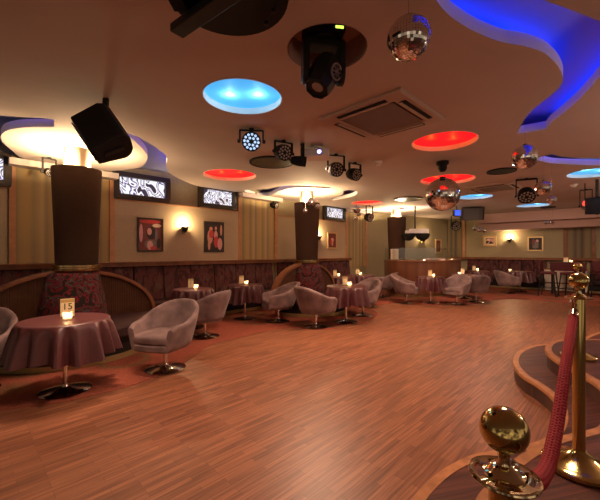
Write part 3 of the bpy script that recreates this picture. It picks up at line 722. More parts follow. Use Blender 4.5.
def flat(name, col): return mat(name, col, 0.4)
PM = [flat('print dark', (0.03, 0.02, 0.02)), flat('print skin', (0.55, 0.27, 0.19)), flat('print red', (0.45, 0.05, 0.05)), flat('print pink', (0.6, 0.30, 0.30)), flat('print grey', (0.16, 0.13, 0.12)), flat('print cream', (0.75, 0.58, 0.42)), flat('print maroon', (0.16, 0.045, 0.04))]
def picture(P, rz, w_, h_, fm, shapes, label, bg, fwid=0.03, mount=0.0):
    t = thing('framed_picture', label, 'picture', P, rz, 'framed pictures on the walls')
    f = MB()
    for sx in (-1, 1): f.box((sx * (w_ / 2 - fwid / 2), -0.015, 0), (fwid, 0.03, h_))
    for sz in (-1, 1): f.box((0, -0.015, sz * (h_ / 2 - fwid / 2)), (w_ - 2 * fwid, 0.03, fwid))
    f.build('picture_frame', M[fm], t, bevel=0.004)
    iw, ih = w_ - 2 * fwid, h_ - 2 * fwid
    p = MB().box((0, -0.008, 0), (iw, 0.008, ih), mi=5 if mount else bg)
    if mount: p.box((0, -0.0128, 0), (iw * (1 - mount), 0.001, ih * (1 - mount)), mi=bg)
    for j, (cx, cz, rx, rz_, mi) in enumerate(shapes):
        k = 14; ring = [(cx * iw / 2 + rx * iw / 2 * math.cos(2 * PI * i / k), -0.0135 - 0.0002 * j, cz * ih / 2 + rz_ * ih / 2 * math.sin(2 * PI * i / k)) for i in range(k)]
        p.add(ring, [tuple(range(k))], mi)
    p.build('print', PM, t)
def pic_on_wall(s0, s1, z0, z1, *a, **k): picture(W((s0 + s1) / 2, WL, (z0 + z1) / 2), PI / 4, s1 - s0, z1 - z0, *a, **k)
pic_on_wall(2.60, 3.14, 1.47, 2.18, 'pframe', [(0, 0.86, 0.95, 0.12, 2), (-0.82, 0.1, 0.16, 0.6, 3), (0.55, 0.62, 0.4, 0.12, 5), (0.05, 0.12, 0.42, 0.42, 0), (-0.1, 0.22, 0.2, 0.24, 3), (0.5, -0.02, 0.12, 0.42, 4), (0.0, -0.62, 0.55, 0.32, 4), (-0.05, -0.68, 0.26, 0.30, 3), (0.25, -0.86, 0.3, 0.12, 2), (0.7, -0.55, 0.18, 0.34, 0)], 'black framed poster of a dark haired performer left of the sconce', 6)
pic_on_wall(4.12, 4.67, 1.46, 2.20, 'pframe', [(-0.45, 0.0, 0.3, 0.5, 1), (-0.35, 0.58, 0.18, 0.14, 1), (-0.3, 0.2, 0.26, 0.3, 2), (-0.55, -0.55, 0.14, 0.4, 1), (0.2, 0.1, 0.2, 0.36, 3), (0.2, 0.62, 0.12, 0.14, 1), (0.25, -0.35, 0.28, 0.42, 2), (0.66, -0.5, 0.28, 0.44, 3), (0.8, 0.5, 0.12, 0.4, 1)], 'black framed poster of dancers in red right of the sconce', 0)
pic_on_wall(8.66, 9.16, 1.57, 2.14, 'gframe', [(0.0, 0.1, 0.42, 0.26, 3), (0.05, -0.3, 0.2, 0.5, 1), (-0.3, -0.2, 0.2, 0.4, 2)], 'small gilt framed red picture right of the second column', 6, 0.05)
def pic_dj(kk, zz, w_, h_, *a): picture(DJ0 + dj * kk + Vector((0, 0, zz)), dja, w_, h_, *a)
pic_dj(0.86, 1.74, 0.44, 0.62, 'gframe', [(0, 0, 0.5, 0.6, 4)], 'narrow looking gilt framed picture above the booth', 6, 0.05)
ta, tb = ft(483), ft(496.5)
picture(Fw((ta + tb) / 2, 0, 1.45 + 11.5 / F * 14.8), fa, tb - ta, 0.46, 'gframe', [(-0.2, 0.0, 0.5, 0.6, 5), (0.35, 0.1, 0.4, 0.5, 3), (-0.4, -0.2, 0.3, 0.3, 0), (0.2, -0.4, 0.3, 0.3, 0)], 'wide gilt framed picture left of the far sconce', 4, 0.06, 0.25)
ta, tb = ft(527.5), ft(543.5)
picture(Fw((ta + tb) / 2, 0, 1.45 + 8.6 / F * 13.8), fa, tb - ta, 0.58, 'gframe', [(-0.3, 0.2, 0.3, 0.6, 6), (0.2, 0.0, 0.3, 0.7, 4), (0.0, -0.5, 0.5, 0.3, 4), (0.3, 0.5, 0.2, 0.2, 3)], 'gilt framed dark picture right of the far sconce', 0, 0.05)

# ------------------------------------------------------------------ mirror balls
def ball_mesh():
    mb = MB(); rnd = random.Random(3); NL = 24
    mb.lathe([(0.97 * math.sin(PI * i / 16) + 1e-4, -0.97 * math.cos(PI * i / 16)) for i in range(17)], seg=32, mi=1)
    for j in range(NL):
        a0, a1 = PI * j / NL, PI * (j + 1) / NL; am = (a0 + a1) / 2; k = max(4, int(2 * NL * math.sin(am)))
        for i in range(k):
            b0, b1 = 2 * PI * (i + 0.03) / k, 2 * PI * (i + 0.97) / k; bm_ = (b0 + b1) / 2
            c = Vector((math.sin(am) * math.cos(bm_), math.sin(am) * math.sin(bm_), math.cos(am)))
            q = Euler((rnd.uniform(-.09, .09), rnd.uniform(-.09, .09), rnd.uniform(-.09, .09))).to_matrix()
            g = 0.004
            vs = [Vector((math.sin(a) * math.cos(b), math.sin(a) * math.sin(b), math.cos(a))) for a, b in ((a0 + g, b0), (a1 - g, b0), (a1 - g, b1), (a0 + g, b1))]
            mb.add([q @ (p - c) + c for p in vs], [(0, 1, 2, 3)], 0)
    return mb
bm0 = ball_mesh().build('mirror_tiles', [M['mirror'], M['grout']], None); BALL = bm0.data; bpy.data.objects.remove(bm0)
def mirror_ball(px, py, Y, dia, label, group=None, motor=False, top=None):
    p = at(px, Y, H + (HZ - py) / F * Y); top = top or ZC
    t = thing('mirror_ball', label, 'mirror ball', (p.x, p.y, p.z), random.uniform(0, 3), group or 'mirror balls hung from the ceiling')
    o = bpy.data.objects.new('mirror_tiles', BALL); COL.objects.link(o); o.parent = t; o.scale = (dia / 2,) * 3
    MB().lathe([(0.0001, dia * 0.495), (dia * 0.1, dia * 0.485), (dia * 0.08, dia * 0.53), (0.0001, dia * 0.54)], seg=14).build('cap', M['blackm'], t, True)
    MB().cyl(0.003 if dia > 0.2 else 0.0025, (0, 0, dia * 0.52), (0, 0, top - p.z + 0.001), 6).build('wire', M['chrome'], t)
    if motor: MB().lathe([(0.0001, -0.17), (0.045, -0.17), (0.07, -0.13), (0.075, -0.06), (0.1, -0.05), (0.1, 0.0), (0.0001, 0.0)], (0, 0, ZC - p.z), 24).build('motor', M['black'], t, True)
mirror_ball(408.5, 38.3, 2.03, 0.25, 'large mirror ball nearest the camera, left of the blue slot')
mirror_ball(442.5, 194.5, 5.8, 0.56, 'largest mirror ball hung from a black motor before the red recess', motor=True)
mirror_ball(525, 157, 4.15, 0.29, 'mirror ball below the tip of the blue slot')
mirror_ball(543, 188, 5.75, 0.25, 'mirror ball left of and above the small one at the thin blue slot', top=ZU)
mirror_ball(551.3, 200, 6.0, 0.145, 'small mirror ball on a long wire near the far soffit', top=ZU)
mirror_ball(311.3, 202, 8.0, 0.205, 'largest mirror ball of the three before the second column')
mirror_ball(305.3, 210.7, 8.05, 0.115, 'lowest small mirror ball of the three before the second column')
mirror_ball(317.3, 206.7, 7.95, 0.125, 'right hand small mirror ball of the three before the second column')
mirror_ball(356.6, 209.5, 9.0, 0.21, 'largest mirror ball of the cluster by the fourth window')
mirror_ball(355.4, 218.5, 9.3, 0.12, 'lowest mirror ball of the cluster by the fourth window')
mirror_ball(358.5, 214, 9.6, 0.135, 'middle mirror ball of the cluster by the fourth window')
for x, y, Y, d_, lb in ((545.5, 223, 10.2, 0.09, 'left'), (549.0, 222.4, 10.5, 0.10, 'middle'), (552.5, 223.2, 10.0, 0.085, 'right')):
    mirror_ball(x, y, Y, d_, 'tiny mirror ball before the far soffit, %s one of three' % lb)
for x, y, Y, d_, lb in ((474.5, 228.5, 12.6, 0.17, 'left'), (479.5, 229.5, 12.3, 0.19, 'middle'), (484, 230.5, 12.6, 0.15, 'right')):
    mirror_ball(x, y, Y, d_, 'distant mirror ball below the hanging loudspeaker, %s one of three' % lb)

# ------------------------------------------------------------------ par spotlights
def par_light(px, py, Y, rad, aim, label, lit):
    zt = ZC; p = at(px, Y, zt); cz = H + (HZ - py) / F * Y
    t = thing('par_spotlight', label, 'spotlight', p, 0, 'round led spotlights under the ceiling')
    c = Vector((0, 0, cz - zt)); a = Vector(aim).normalized(); side = a.cross(Vector((0, 0, 1))).normalized()
    yk = MB(); hw = rad + 0.025
    q = [side * hw + c, side * hw + Vector((0, 0, -0.025)), side * -hw + Vector((0, 0, -0.025)), side * -hw + c]
    for u, v in zip(q[:-1], q[1:]):
        d_ = v - u; m = Matrix.Identity(3); z_ = d_.normalized(); x_ = z_.cross(a).normalized(); y_ = z_.cross(x_)
        m = Matrix((x_, y_, z_)).transposed(); yk.box((u + v) / 2, (0.020, 0.035, d_.length), mtx=m)
    yk.cyl(0.03, (0, 0, -0.03), (0, 0, 0), 12); yko = yk.build('yoke', M['black'], t)
    MB().lathe([(0.0001, -0.17), (rad * 0.6, -0.17), (rad * 0.85, -0.13), (rad, -0.05), (rad, 0.05), (rad * 0.92, 0.05), (rad * 0.92, 0.035), (0.0001, 0.035)], c, 28, axis=a).build('housing', M['black'], t, True, angle=35)
    le = MB(); qr = Vector((0, 0, 1)).rotation_difference(a)
    pts = [(0, 0)] + [(rad * 0.38 * math.cos(i * PI / 3), rad * 0.38 * math.sin(i * PI / 3)) for i in range(6)] + [(rad * 0.73 * math.cos(i * PI / 6), rad * 0.73 * math.sin(i * PI / 6)) for i in range(12)]
    for j, (x, y) in enumerate(pts):
        if j == 0: continue
        le.lathe([(rad * 0.14, 0), (rad * 0.11, 0.010), (0.0001, 0.014)], c + qr @ Vector((x, y, 0.036)), 10, axis=a)
    le.build('led_lenses', M['led_cool' if lit else 'led_dim'], t, True)
    for sg in (-1, 1): MB().cyl(0.022, c + side * sg * (hw - 0.006), c + side * sg * (hw + 0.03), 10).build('clamp_knob', M['blackm'], yko, True)
par_light(251.5, 141.5, 4.25, 0.118, (0.10, -0.92, -0.34), 'bluish lit round spotlight at the left end of the row', True)
par_light(283.5, 152.5, 4.70, 0.108, (0.50, -0.82, -0.30), 'round spotlight second in the row, over the dark ceiling disc', False)
par_light(336.0, 169.5, 5.35, 0.112, (0.25, -0.92, -0.25), 'round spotlight just right of the projector', False)
par_light(355.0, 174.5, 5.85, 0.105, (0.55, -0.80, -0.30), 'round spotlight at the right end of the row', False)
par_light(302.5, 161.5, 4.86, 0.072, (0.99, 0.10, -0.10), 'spotlight turned sideways just left of the projector', False)
par_light(526.5, 196.0, 7.1, 0.16, (-0.3, -0.65, -0.75), 'dark spotlight near the far mirror balls', False)
par_light(275.5, 205.5, 9.6, 0.085, (0.85, -0.5, -0.2), 'small black spotlight at the striped panel left of the second column', False)
par_light(49.5, 172.5, 5.55, 0.065, (0.7, -0.6, -0.3), 'small black spotlight left of the first column top', False)
par_light(369.5, 217.5, 11.2, 0.14, (0.6, -0.75, -0.2), 'black spotlight at the striped panel before the booth', False)
par_light(456.0, 226.0, 14.3, 0.20, (0.2, -0.9, -0.3), 'dark spotlight in the far striped corner', False)
par_light(586.0, 206.0, 8.3, 0.09, (-0.6, -0.7, -0.3), 'small spotlight left of the loudspeaker at the right edge', False)

# ------------------------------------------------------------------ other ceiling fixtures
def cassette(c, side, rz, label):
    t = thing('air_conditioning_cassette', label, 'air conditioner', (c.x, c.y, ZC), rz, 'ceiling air conditioning cassettes')
    s = side / 2; f = MB()
    prof = [(s, 0.0), (s, -0.02), (s - 0.02, -0.035), (s - 0.16, -0.04), (s - 0.18, -0.02)]
    rows = []
    for r, z in prof: rows.append([(r, r, z), (-r, r, z), (-r, -r, z), (r, -r, z)])
    f.grid(rows, closed=True); f.build('panel_frame', M['acpanel'], t)
    MB().box((0, 0, -0.028), (side - 0.37, side - 0.37, 0.02)).build('intake_grille', M['acgrille'], t, bevel=0.004)
    sl = MB()
    for i in range(4):
        m = Matrix.Rotation(i * PI / 2, 3, 'Z'); sl.box(m @ Vector((0, s - 0.095, -0.042)), (side - 0.42, 0.065, 0.008), mtx=m)
    sl.build('air_slot', M['dark'], t)
    fl = MB()
    for i in range(4):
        m = Matrix.Rotation(i * PI / 2, 3, 'Z') ; fl.box(m @ Vector((0, s - 0.125, -0.050)), (side - 0.42, 0.04, 0.006), mtx=m)
    fl.build('flap', M['acpanel'], t)
cassette(onz(382, 117.5, ZC), 1.03, PI / 4, 'square ceiling air conditioning cassette left of the red recess')
cassette(onz(495, 187.0, ZC), 1.0, PI / 4, 'distant ceiling air conditioning cassette near the far mirror balls')
def plate(px, py, r, label, m):
    c = onz(px, py, ZC); t = thing('round_ceiling_grille', label, 'ceiling grille', (c.x, c.y, ZC), 0, 'dark round ceiling grilles')
    MB().lathe([(0.0001, -0.022), (r - 0.03, -0.022), (r - 0.03, -0.005)], seg=40).build('mesh_disc', M[m], t, True)
    MB().lathe([(r - 0.03, -0.026), (r, -0.026), (r, 0.0), (r - 0.03, 0.0), (r - 0.03, -0.026)], seg=40).build('rim', M['black'], t, True)
plate(271.5, 161.8, 0.375, 'dark patterned ceiling disc behind the second spotlight', 'glint')
plate(408, 198.6, 0.40, 'distant glittering dark ceiling disc above the booth', 'glint')
plate(501.5, 170.6, 0.25, 'plain dark ceiling disc near the mirror ball under the blue slot', 'black')
plate(548, 207.0, 0.22, 'small dark ceiling disc before the far soffit', 'black')
def smoke(px, py, label):
    c = onz(px, py, ZC); t = thing('smoke_detector', label, 'smoke detector', (c.x, c.y, ZC), 0, 'white smoke detectors')
    MB().lathe([(0.075, 0), (0.075, -0.015), (0.06, -0.03), (0.0001, -0.03)], seg=20).build('base', M['white'], t, True)
    MB().lathe([(0.05, -0.03), (0.045, -0.06), (0.0001, -0.065)], seg=20).build('sensor', M['white'], t, True)
smoke(378.5, 161.5, 'white smoke detector right of the spotlight row')
smoke(574, 184.5, 'white smoke detector below the cyan recess at right')

# moving head in its recess
pot = MB(); pot.lathe([(0.303, ZC - 0.002), (0.303, ZC + 0.205), (0.0001, ZC + 0.206)], (HEADC.x, HEADC.y, 0), 40)
tag(pot.build('trim_recess', M['soffit'], None, True), 'round recess holding the moving head light', 'trim', kind='structure')
hp = at(322, 2.58, ZC); hp = Vector((HEADC.x - 0.03, HEADC.y, ZC + 0.203))
mh = thing('moving_head_light', 'black moving head stage light in a round ceiling recess', 'stage light', hp, 0.15)
MB().box((0, 0, -0.06), (0.30, 0.22, 0.12)).build('base_box', M['black'], mh, bevel=0.015)
MB().box((0.10, -0.112, -0.09), (0.06, 0.006, 0.018)).build('display', M['led_green'], mh)
yk = MB(); yk.lathe([(0.0001, -0.12), (0.1, -0.12), (0.1, -0.145), (0.0001, -0.145)], seg=24); yk.box((0, 0, -0.17), (0.30, 0.12, 0.055))
for sx in (-1, 1):
    yk.lathe([(0.0001, 0), (0.065, 0), (0.07, 0.01), (0.07, 0.04), (0.06, 0.05), (0.0001, 0.05)], (sx * 0.138 - 0.025, 0, -0.40), 20, axis=(1, 0, 0)); yk.box((sx * 0.138, 0, -0.28), (0.05, 0.125, 0.24))
yk.build('yoke', M['blackm'], mh, True, bevel=0.008)
ha = Vector((-0.42, -0.18, -0.89)).normalized()
hc = Vector((0, 0, -0.40))
MB().lathe([(0.0001, -0.15), (0.085, -0.15), (0.105, -0.12), (0.113, -0.05), (0.113, 0.06), (0.10, 0.13), (0.092, 0.14), (0.085, 0.12), (0.0001, 0.11)], hc, 8, axis=ha).build('head', M['blackm'], mh, True, angle=25)
fg = MB(); fr_ = Vector((0, 0, 1)).rotation_difference(ha)
bx = fr_ @ Vector((0.108, 0, -0.02)); bd = fr_ @ Vector((1, 0, 0))
MB().lathe([(0.07, 0.112), (0.0001, 0.122)], hc, 24, axis=ha).build('lens', M['led_dim'], mh, True)
fd_ = Vector((0.62, -0.75, -0.2)).normalized(); fcen = hc + Vector((0.078, -0.085, -0.01))
fg.lathe([(0.062, 0), (0.062, 0.012), (0.05, 0.012), (0.05, 0)], fcen, 24, axis=fd_)
qf = Vector((0, 0, 1)).rotation_difference(fd_)
for i in range(4):
    v = qf @ Vector((math.cos(i * PI / 4), math.sin(i * PI / 4), 0)) * 0.055; fg.cyl(0.005, fcen + fd_ * 0.008 - v, fcen + fd_ * 0.008 + v, 6)
fg.build('fan_grille', M['acgrille'], mh, True)

# projector
pp = at(316.5, 5.0, ZC); pj = thing('projector', 'white ceiling mounted projector with a violet glint in its lens', 'projector', pp, -0.12)
MB().lathe([(0.0001, 0), (0.08, 0), (0.08, -0.02), (0.0001, -0.02)], seg=20).cyl(0.022, (0, 0, -0.02), (0, 0, -0.06)).build('mount', M['white'], pj, True)
MB().box((0, 0, -0.115), (0.37, 0.28, 0.11)).build('body', M['white'], pj, bevel=0.018)
MB().lathe([(0.042, 0), (0.042, 0.03), (0.034, 0.03)], (0.05, -0.14, -0.115), 20, axis=(0, -1, 0)).build('lens_barrel', M['blackm'], pj, True)
MB().lathe([(0.034, 0.012), (0.0001, 0.02)], (0.05, -0.14, -0.115), 20, axis=(0, -1, 0)).build('lens', mat('violet lens glint', (0.3, 0.25, 0.8), 0.1, emit=(0.45, 0.4, 1.0), es=2.5), pj, True)  # glint put into the lens as its own violet glow

# loudspeakers
def ceiling_speaker(P, rot, dims, label, strap_top, cam_side=1):
    t = thing('hanging_loudspeaker', label, 'loudspeaker', P, 0, 'black loudspeakers hung from the ceiling')
    m = Euler(rot, 'XYZ').to_matrix(); w_, d_, h_ = dims
    pl = [(-w_ * 0.32, d_ / 2), (w_ * 0.32, d_ / 2), (w_ / 2, -d_ * 0.25), (w_ * 0.42, -d_ * 0.40), (w_ * 0.22, -d_ / 2), (-w_ * 0.22, -d_ / 2), (-w_ * 0.42, -d_ * 0.40), (-w_ / 2, -d_ * 0.25)]
    def pr(poly, z0, z1):
        b = MB(); b.prism(poly, z0, z1); b.v = [tuple(m @ Vector(v)) for v in b.v]; return b
    pr(pl, -h_ / 2, h_ / 2).build('cabinet', M['black'], t, bevel=0.012)
    gp = [(w_ * 0.47, -d_ * 0.27), (w_ * 0.415, -d_ * 0.41), (w_ * 0.22, -d_ * 0.51), (-w_ * 0.22, -d_ * 0.51), (-w_ * 0.415, -d_ * 0.41), (-w_ * 0.47, -d_ * 0.27), (0, -d_ * 0.2)]
    pr(gp, -h_ * 0.46, h_ * 0.46).build('front_mesh', M['grille'], t)
    s = MB(); tp = Vector(strap_top) - Vector(P); up = Vector((0, 0, 1))
    s.box((tp + Vector((0, 0, 0))) * 0.5 + Vector((0, 0, 0.0)), (0.05, 0.03, tp.length), mtx=up.rotation_difference(tp.normalized()).to_matrix())
    a, b = m @ Vector((0, 0, h_ / 2 + 0.012)), m @ Vector((0, 0, -h_ / 2 - 0.012))
    for q in (a, b): s.box(q, (0.05, d_ * 0.5, 0.012), mtx=m)
    s.box(m @ Vector((0, d_ / 2 + 0.008, 0)), (0.05, 0.012, h_ + 0.03), mtx=m)
    s.build('bracket', M['blackm'], t)
    return t
sp = at(103.5, 3.35, H + (HZ - 134.5) / F * 3.35)
ceiling_speaker(sp, (math.radians(-32), math.radians(20), math.radians(105)), (0.36, 0.36, 0.42), 'large black loudspeaker hung before the first column', at(106, 3.42, ZC))
sp2 = at(472, 11.6, H + (HZ - 213.5) / F * 11.6)
ceiling_speaker(sp2, (math.radians(12), 0, math.radians(-15)), (0.72, 0.42, 0.42), 'distant black loudspeaker hung near the far corner', at(472, 11.6, ZC))
sp3 = at(597, 7.2, H + (HZ - 205.5) / F * 7.2)
ceiling_speaker(sp3, (math.radians(10), 0, math.radians(-40)), (0.40, 0.32, 0.34), 'black loudspeaker cut off by the right edge', at(597, 7.2, ZC))
bl_ = at(456.5, 11.3, ZC); t = thing('blue_glow_box', 'small added blue glowing box standing for blue light on the distant loudspeaker', 'stage light', bl_)  # added box in place of the loudspeaker's blue lit side
MB().cyl(0.012, (0, 0, 0), (0, 0, -0.14), 8).build('rod', M['black'], t); MB().box((0, 0, -0.24), (0.20, 0.16, 0.20)).build('housing', M['black'], t, bevel=0.01)
MB().box((0, -0.083, -0.24), (0.18, 0.006, 0.18)).build('lens', mat('blue glow face', (0.05, 0.1, 0.8), 0.3, emit=(0.01, 0.09, 1.0), es=0.9), t)  # glowing face imitates blue light falling on the loudspeaker
rl = at(585, 7.6, ZC); t = thing('warning_lamp', 'small red glowing lamp hung left of the loudspeaker at right', 'lamp', rl)
MB().cyl(0.012, (0, 0, 0), (0, 0, -0.40), 8).build('rod', M['black'], t); MB().lathe([(0.0001, -0.40), (0.035, -0.40), (0.05, -0.46), (0.035, -0.5), (0.0001, -0.51)], seg=14).build('lens', M['led_red'], t, True)

# big black fixture cut by the top edge: drum on a slanted bar
fx = at(222, 1.86, ZC); t = thing('ceiling_subwoofer', 'round black ceiling fixture with a slanted bracket at the top edge', 'loudspeaker', (-0.40, 1.88, ZC))
MB().lathe([(0.0001, -0.16), (0.25, -0.16), (0.27, -0.14), (0.335, -0.14), (0.34, -0.12), (0.34, -0.0), (0.0001, 0.0)], seg=48).build('drum', M['black'], t, True, angle=30)
MB().box((-0.02, -0.05, -0.187), (0.86, 0.09, 0.05), rot=-0.66).build('bracket_bar', M['blackm'], t, bevel=0.004)
MB().box((-0.20, -0.12, -0.085), (0.26, 0.42, 0.15), rot=0).build('driver_box', M['black'], t, bevel=0.01)
bl = MB()
for a in (0.15, 0.75, -0.5): MB().cyl(0.014, (0.20 * math.cos(a) + 0.05, 0.20 * math.sin(a) + 0.04, -0.155), (0.20 * math.cos(a) + 0.05, 0.20 * math.sin(a) + 0.04, -0.175), 10).build('bolt', M['blackm'], t, True)

# ------------------------------------------------------------------ disc jockey booth
bp = catmull([at(385, 12.5, 0), at(392.5, 11.5, 0), at(424, 10.9, 0), at(448, 11.6, 0), at(458, 12.6, 0), at(461, 13.3, 0)], 6)
inner = [p + Vector((0.05, 0.30, 0)) for p in bp]
t = thing('dj_booth', 'curved mahogany disc jockey booth with a glass screen', 'booth', (bp[12].x, bp[12].y, 0.006))
o0 = Vector((bp[12].x, bp[12].y, 0))
L = [(p - o0) for p in bp]; I = [(p - o0) for p in inner]
MB().prism(L + list(reversed(I)), 0.09, 1.14).build('front_panel', stripes('mahogany slats', [(0.15, 0.052, 0.024), (0.11, 0.038, 0.018), (0.16, 0.058, 0.028), (0.15, 0.052, 0.024)], 0.3, 0.1, 0.35), t, True, angle=30)
MB().prism([p + Vector((0, 0.05, 0)) for p in L] + list(reversed(I)), 0.0, 0.09).build('kick_strip', M['brass_dull'], t)
MB().prism([p + Vector((0, -0.04, 0)) for p in L] + [p + Vector((0, 0.15, 0)) for p in reversed(I)], 1.14, 1.18).build('counter', M['wood'], t, bevel=0.006)
n6 = len(L) - 1
for i in range(4):
    a, b = L[n6 * i // 4] + Vector((0, 0.03, 0)), L[n6 * (i + 1) // 4] + Vector((-0.03, 0.03, 0)); d_ = (b - a).normalized(); q = Vector((-d_.y, d_.x, 0)) * 0.012
    MB().prism([a, b, b + q, a + q], 1.18, 1.60).build('glass_pane', M['glass'], t)
MB().tube([p + Vector((0, 0.02, 1.20)) for p in L], 0.014, 8).build('chrome_rail', M['chrome'], t, True)
wc = at(394.5, 11.75, 1.181); t = thing('white_case', 'pale square box standing on the left end of the booth counter', 'box', wc, -0.1)
MB().box((0, 0, 0.19), (0.26, 0.10, 0.38)).build('body', M['cream_panel'], t, bevel=0.01)
MB().box((0, 0, 0.385), (0.20, 0.06, 0.012)).build('lid_rim', M['white'], t)
mx_ = at(434, 11.35, 1.181); t = thing('mixing_desk', 'low pale equipment row on the booth counter', 'equipment', mx_, 0.15)
MB().box((0, 0, 0.035), (0.70, 0.20, 0.07)).build('desk', M['acpanel'], t, bevel=0.008)
kn = MB()
for i in range(14): kn.cyl(0.012, (-0.3 + i * 0.046, -0.05 + 0.05 * (i % 2), 0.07), (-0.3 + i * 0.046, -0.05 + 0.05 * (i % 2), 0.10), 8)
kn.build('knob', M['chrome'], t)
# twin dome rig beside the third column
rg = at(416.5, 11.45, ZC); t = thing('twin_scanner', 'white hanging rig with two black domes beside the booth column', 'stage light', rg)
zr = H + (HZ - 235) / F * 11.45 - ZC
MB().cyl(0.025, (-0.05, 0, ZU - ZC), (-0.05, 0, zr + 0.1), 10).build('drop_rod', M['blackm'], t)
MB().box((0.08, 0, zr + 0.13), (0.62, 0.16, 0.15)).box((-0.30, 0, zr + 0.1), (0.16, 0.12, 0.1)).build('rig_body', M['white'], t, bevel=0.02)
for dx in (-0.28, 0.20):
    MB().lathe([(0.24 * math.cos(i * PI / 16) + 0.0001, -0.24 * math.sin(i * PI / 16)) for i in range(9)] , (dx, 0, zr + 0.045), 28).disc(0.24, (dx, 0, zr + 0.046), 28).build('dome', M['black'], t, True)

# ------------------------------------------------------------------ bar table and stools on the right
bt = at(568, 11.75, 0.006); t = thing('bar_table', 'tall dark red bar table with stools before the far wall', 'table', bt, fa)
MB().box((0, 0, 1.075), (1.0, 0.55, 0.05)).build('tabletop', M['wine'], t, bevel=0.01)
MB().box((0, 0, 0.93), (0.96, 0.50, 0.235)).build('apron', M['wine'], t)
for sx in (-1, 1):
    for sy in (-1, 1): MB().box((sx * 0.42, sy * 0.2, 0.41), (0.06, 0.06, 0.82)).build('leg', M['plinth'], t)
card(566, 11.8, 1.108, 'cream card standing on the tall bar table', None, 0.16, 0.13)
candle(571.3, 11.7, 1.108, 'glowing tea light in a glass on the tall bar table', 1.5)
cb = at(565, 12.6, 0.006); t = thing('panelled_screen', 'low cream panelled screen behind the bar table', 'screen', cb, fa)
for i in range(4): MB().box((-0.48 + i * 0.32, 0, 0.42), (0.30, 0.04, 0.80)).build('panel', M['cream_panel'], t)
MB().box((0, -0.03, 0.30), (1.3, 0.02, 0.05)).box((0, -0.03, 0.82), (1.3, 0.02, 0.04)).build('rail', M['wood'], t)
def stool(px, py, rz, label, src=None):
    p = onz(px, py, 0.0065)
    if src: t = copy_tree(src); t.location = p; t.rotation_euler = (0, 0, rz); t['label'] = label; return t
    t = thing('bar_stool', label, 'stool', p, rz, 'tall bar stools with backs')
    MB().box((0, 0, 0.77), (0.40, 0.40, 0.08)).build('seat', M['wine'], t, bevel=0.02)
    MB().box((0, 0.21, 1.0), (0.40, 0.05, 0.36)).build('backrest', M['wine'], t, bevel=0.015)
    for sx in (-1, 1):
        for sy in (-1, 1):
            MB().tube([(sx * 0.24, sy * 0.24, 0), (sx * 0.17, sy * 0.17, 0.74)], 0.02, 8).build('leg', M['plinth'], t)
    fr = MB(); q = [(-0.215, -0.215, 0.28), (0.215, -0.215, 0.28), (0.215, 0.215, 0.28), (-0.215, 0.215, 0.28)]
    fr.tube(q, 0.012, 6, closed=True); fr.build('foot_rail', M['plinth'], t); return t
st = stool(548.5, 296, 0.75, 'dark bar stool at the left end of the bar table')
stool(570, 297.6, 3.6, 'dark bar stool in front of the bar table beside the gold posts', st)
stool(599, 297, 2.6, 'dark bar stool right of the gold posts', st)

# ------------------------------------------------------------------ stage steps
def up(y, z, px): return onz(px, y, z)
lo_px = [(544, 344), (530, 346), (518, 351), (512.7, 358), (514, 366), (522.5, 375.5), (535, 383), (547, 392), (555, 401), (558.5, 412), (556, 424), (548, 434.5), (533, 442), (505, 448), (473, 454), (450, 464), (433, 475.5), (420, 488), (408, 500.5)]
lo = [onz(x, y, 0.17) for x, y in lo_px]
lo = [Vector((5.5, 5.9, .17)), Vector((4.6, 5.35, .17)), Vector((4.0, 4.95, .17))] + lo + [Vector((0.22, 1.45, .17)), Vector((0.02, 1.0, .17)), Vector((-0.05, 0.4, .17)), Vector((0.1, -0.6, .17)), Vector((0.3, -1.6, .17))]
hi_px = [(640, 339.5), (600, 339.2), (575, 339), (562, 339.5), (550, 342), (545, 347.3), (547, 353), (556, 360), (565, 365.5), (578, 372.5), (590, 379.5), (600, 387), (606, 396), (607.5, 406), (604, 416), (598, 425.5), (583, 430.5), (566, 434), (545, 440.5), (522, 452.5), (504, 466), (489, 481), (475, 500)]
hi = [Vector((6.0, 4.6, .34))] + [onz(x, y, 0.34) for x, y in hi_px] + [Vector((0.74, 1.38, .34)), Vector((0.76, 1.05, .34)), Vector((0.9, 0.55, .34)), Vector((1.15, 0, .34)), Vector((1.2, -1.6, .34))]
def step(pts, close, z0, z1, label, wn):
    pl = catmull(pts, 6); t = thing('stage_step', label, 'step', (0, 0, z0), 0, 'curved stage steps'); n = len(pl)
    tang = []
    for i in range(n):
        d_ = pl[min(i + 1, n - 1)] - pl[max(i - 1, 0)]; d_.z = 0; tang.append(d_.normalized())
    inn_ = [p + Vector((-q.y, q.x, 0)) * wn for p, q in zip(pl, tang)]
    rin = [p + Vector((-q.y, q.x, 0)) * 0.018 for p, q in zip(pl, tang)]
    h_ = z1 - z0
    MB().prism([(p.x, p.y) for p in rin] + close, 0.0, h_ - 0.004).build('riser_block', M['riser'], t)
    MB().prism([(p.x, p.y) for p in inn_] + close, h_ - 0.0035, h_).build('tread', M['stage'], t)
    g = MB(); A = [Vector((p.x, p.y, 0)) for p in pl]; B = [Vector((p.x, p.y, 0)) for p in inn_]; zz = Vector((0, 0, 1))
    M_ = [a + (b - a) * 0.12 for a, b in zip(A, B)]
    g.grid([[p + zz * (h_ - 0.003) for p in B], [p + zz * (h_ + 0.003) for p in B], [p + zz * (h_ + 0.003) for p in M_], [p + zz * (h_ - 0.006) for p in A], [p + zz * (h_ - 0.034) for p in A], [p + zz * (h_ - 0.036) for p in rin_z(rin)], [p + zz * (h_ - 0.003) for p in B]])
    g.build('nosing', M['oak'], t, True, angle=50); return t
def rin_z(r): return [Vector((p.x, p.y, 0)) for p in r]
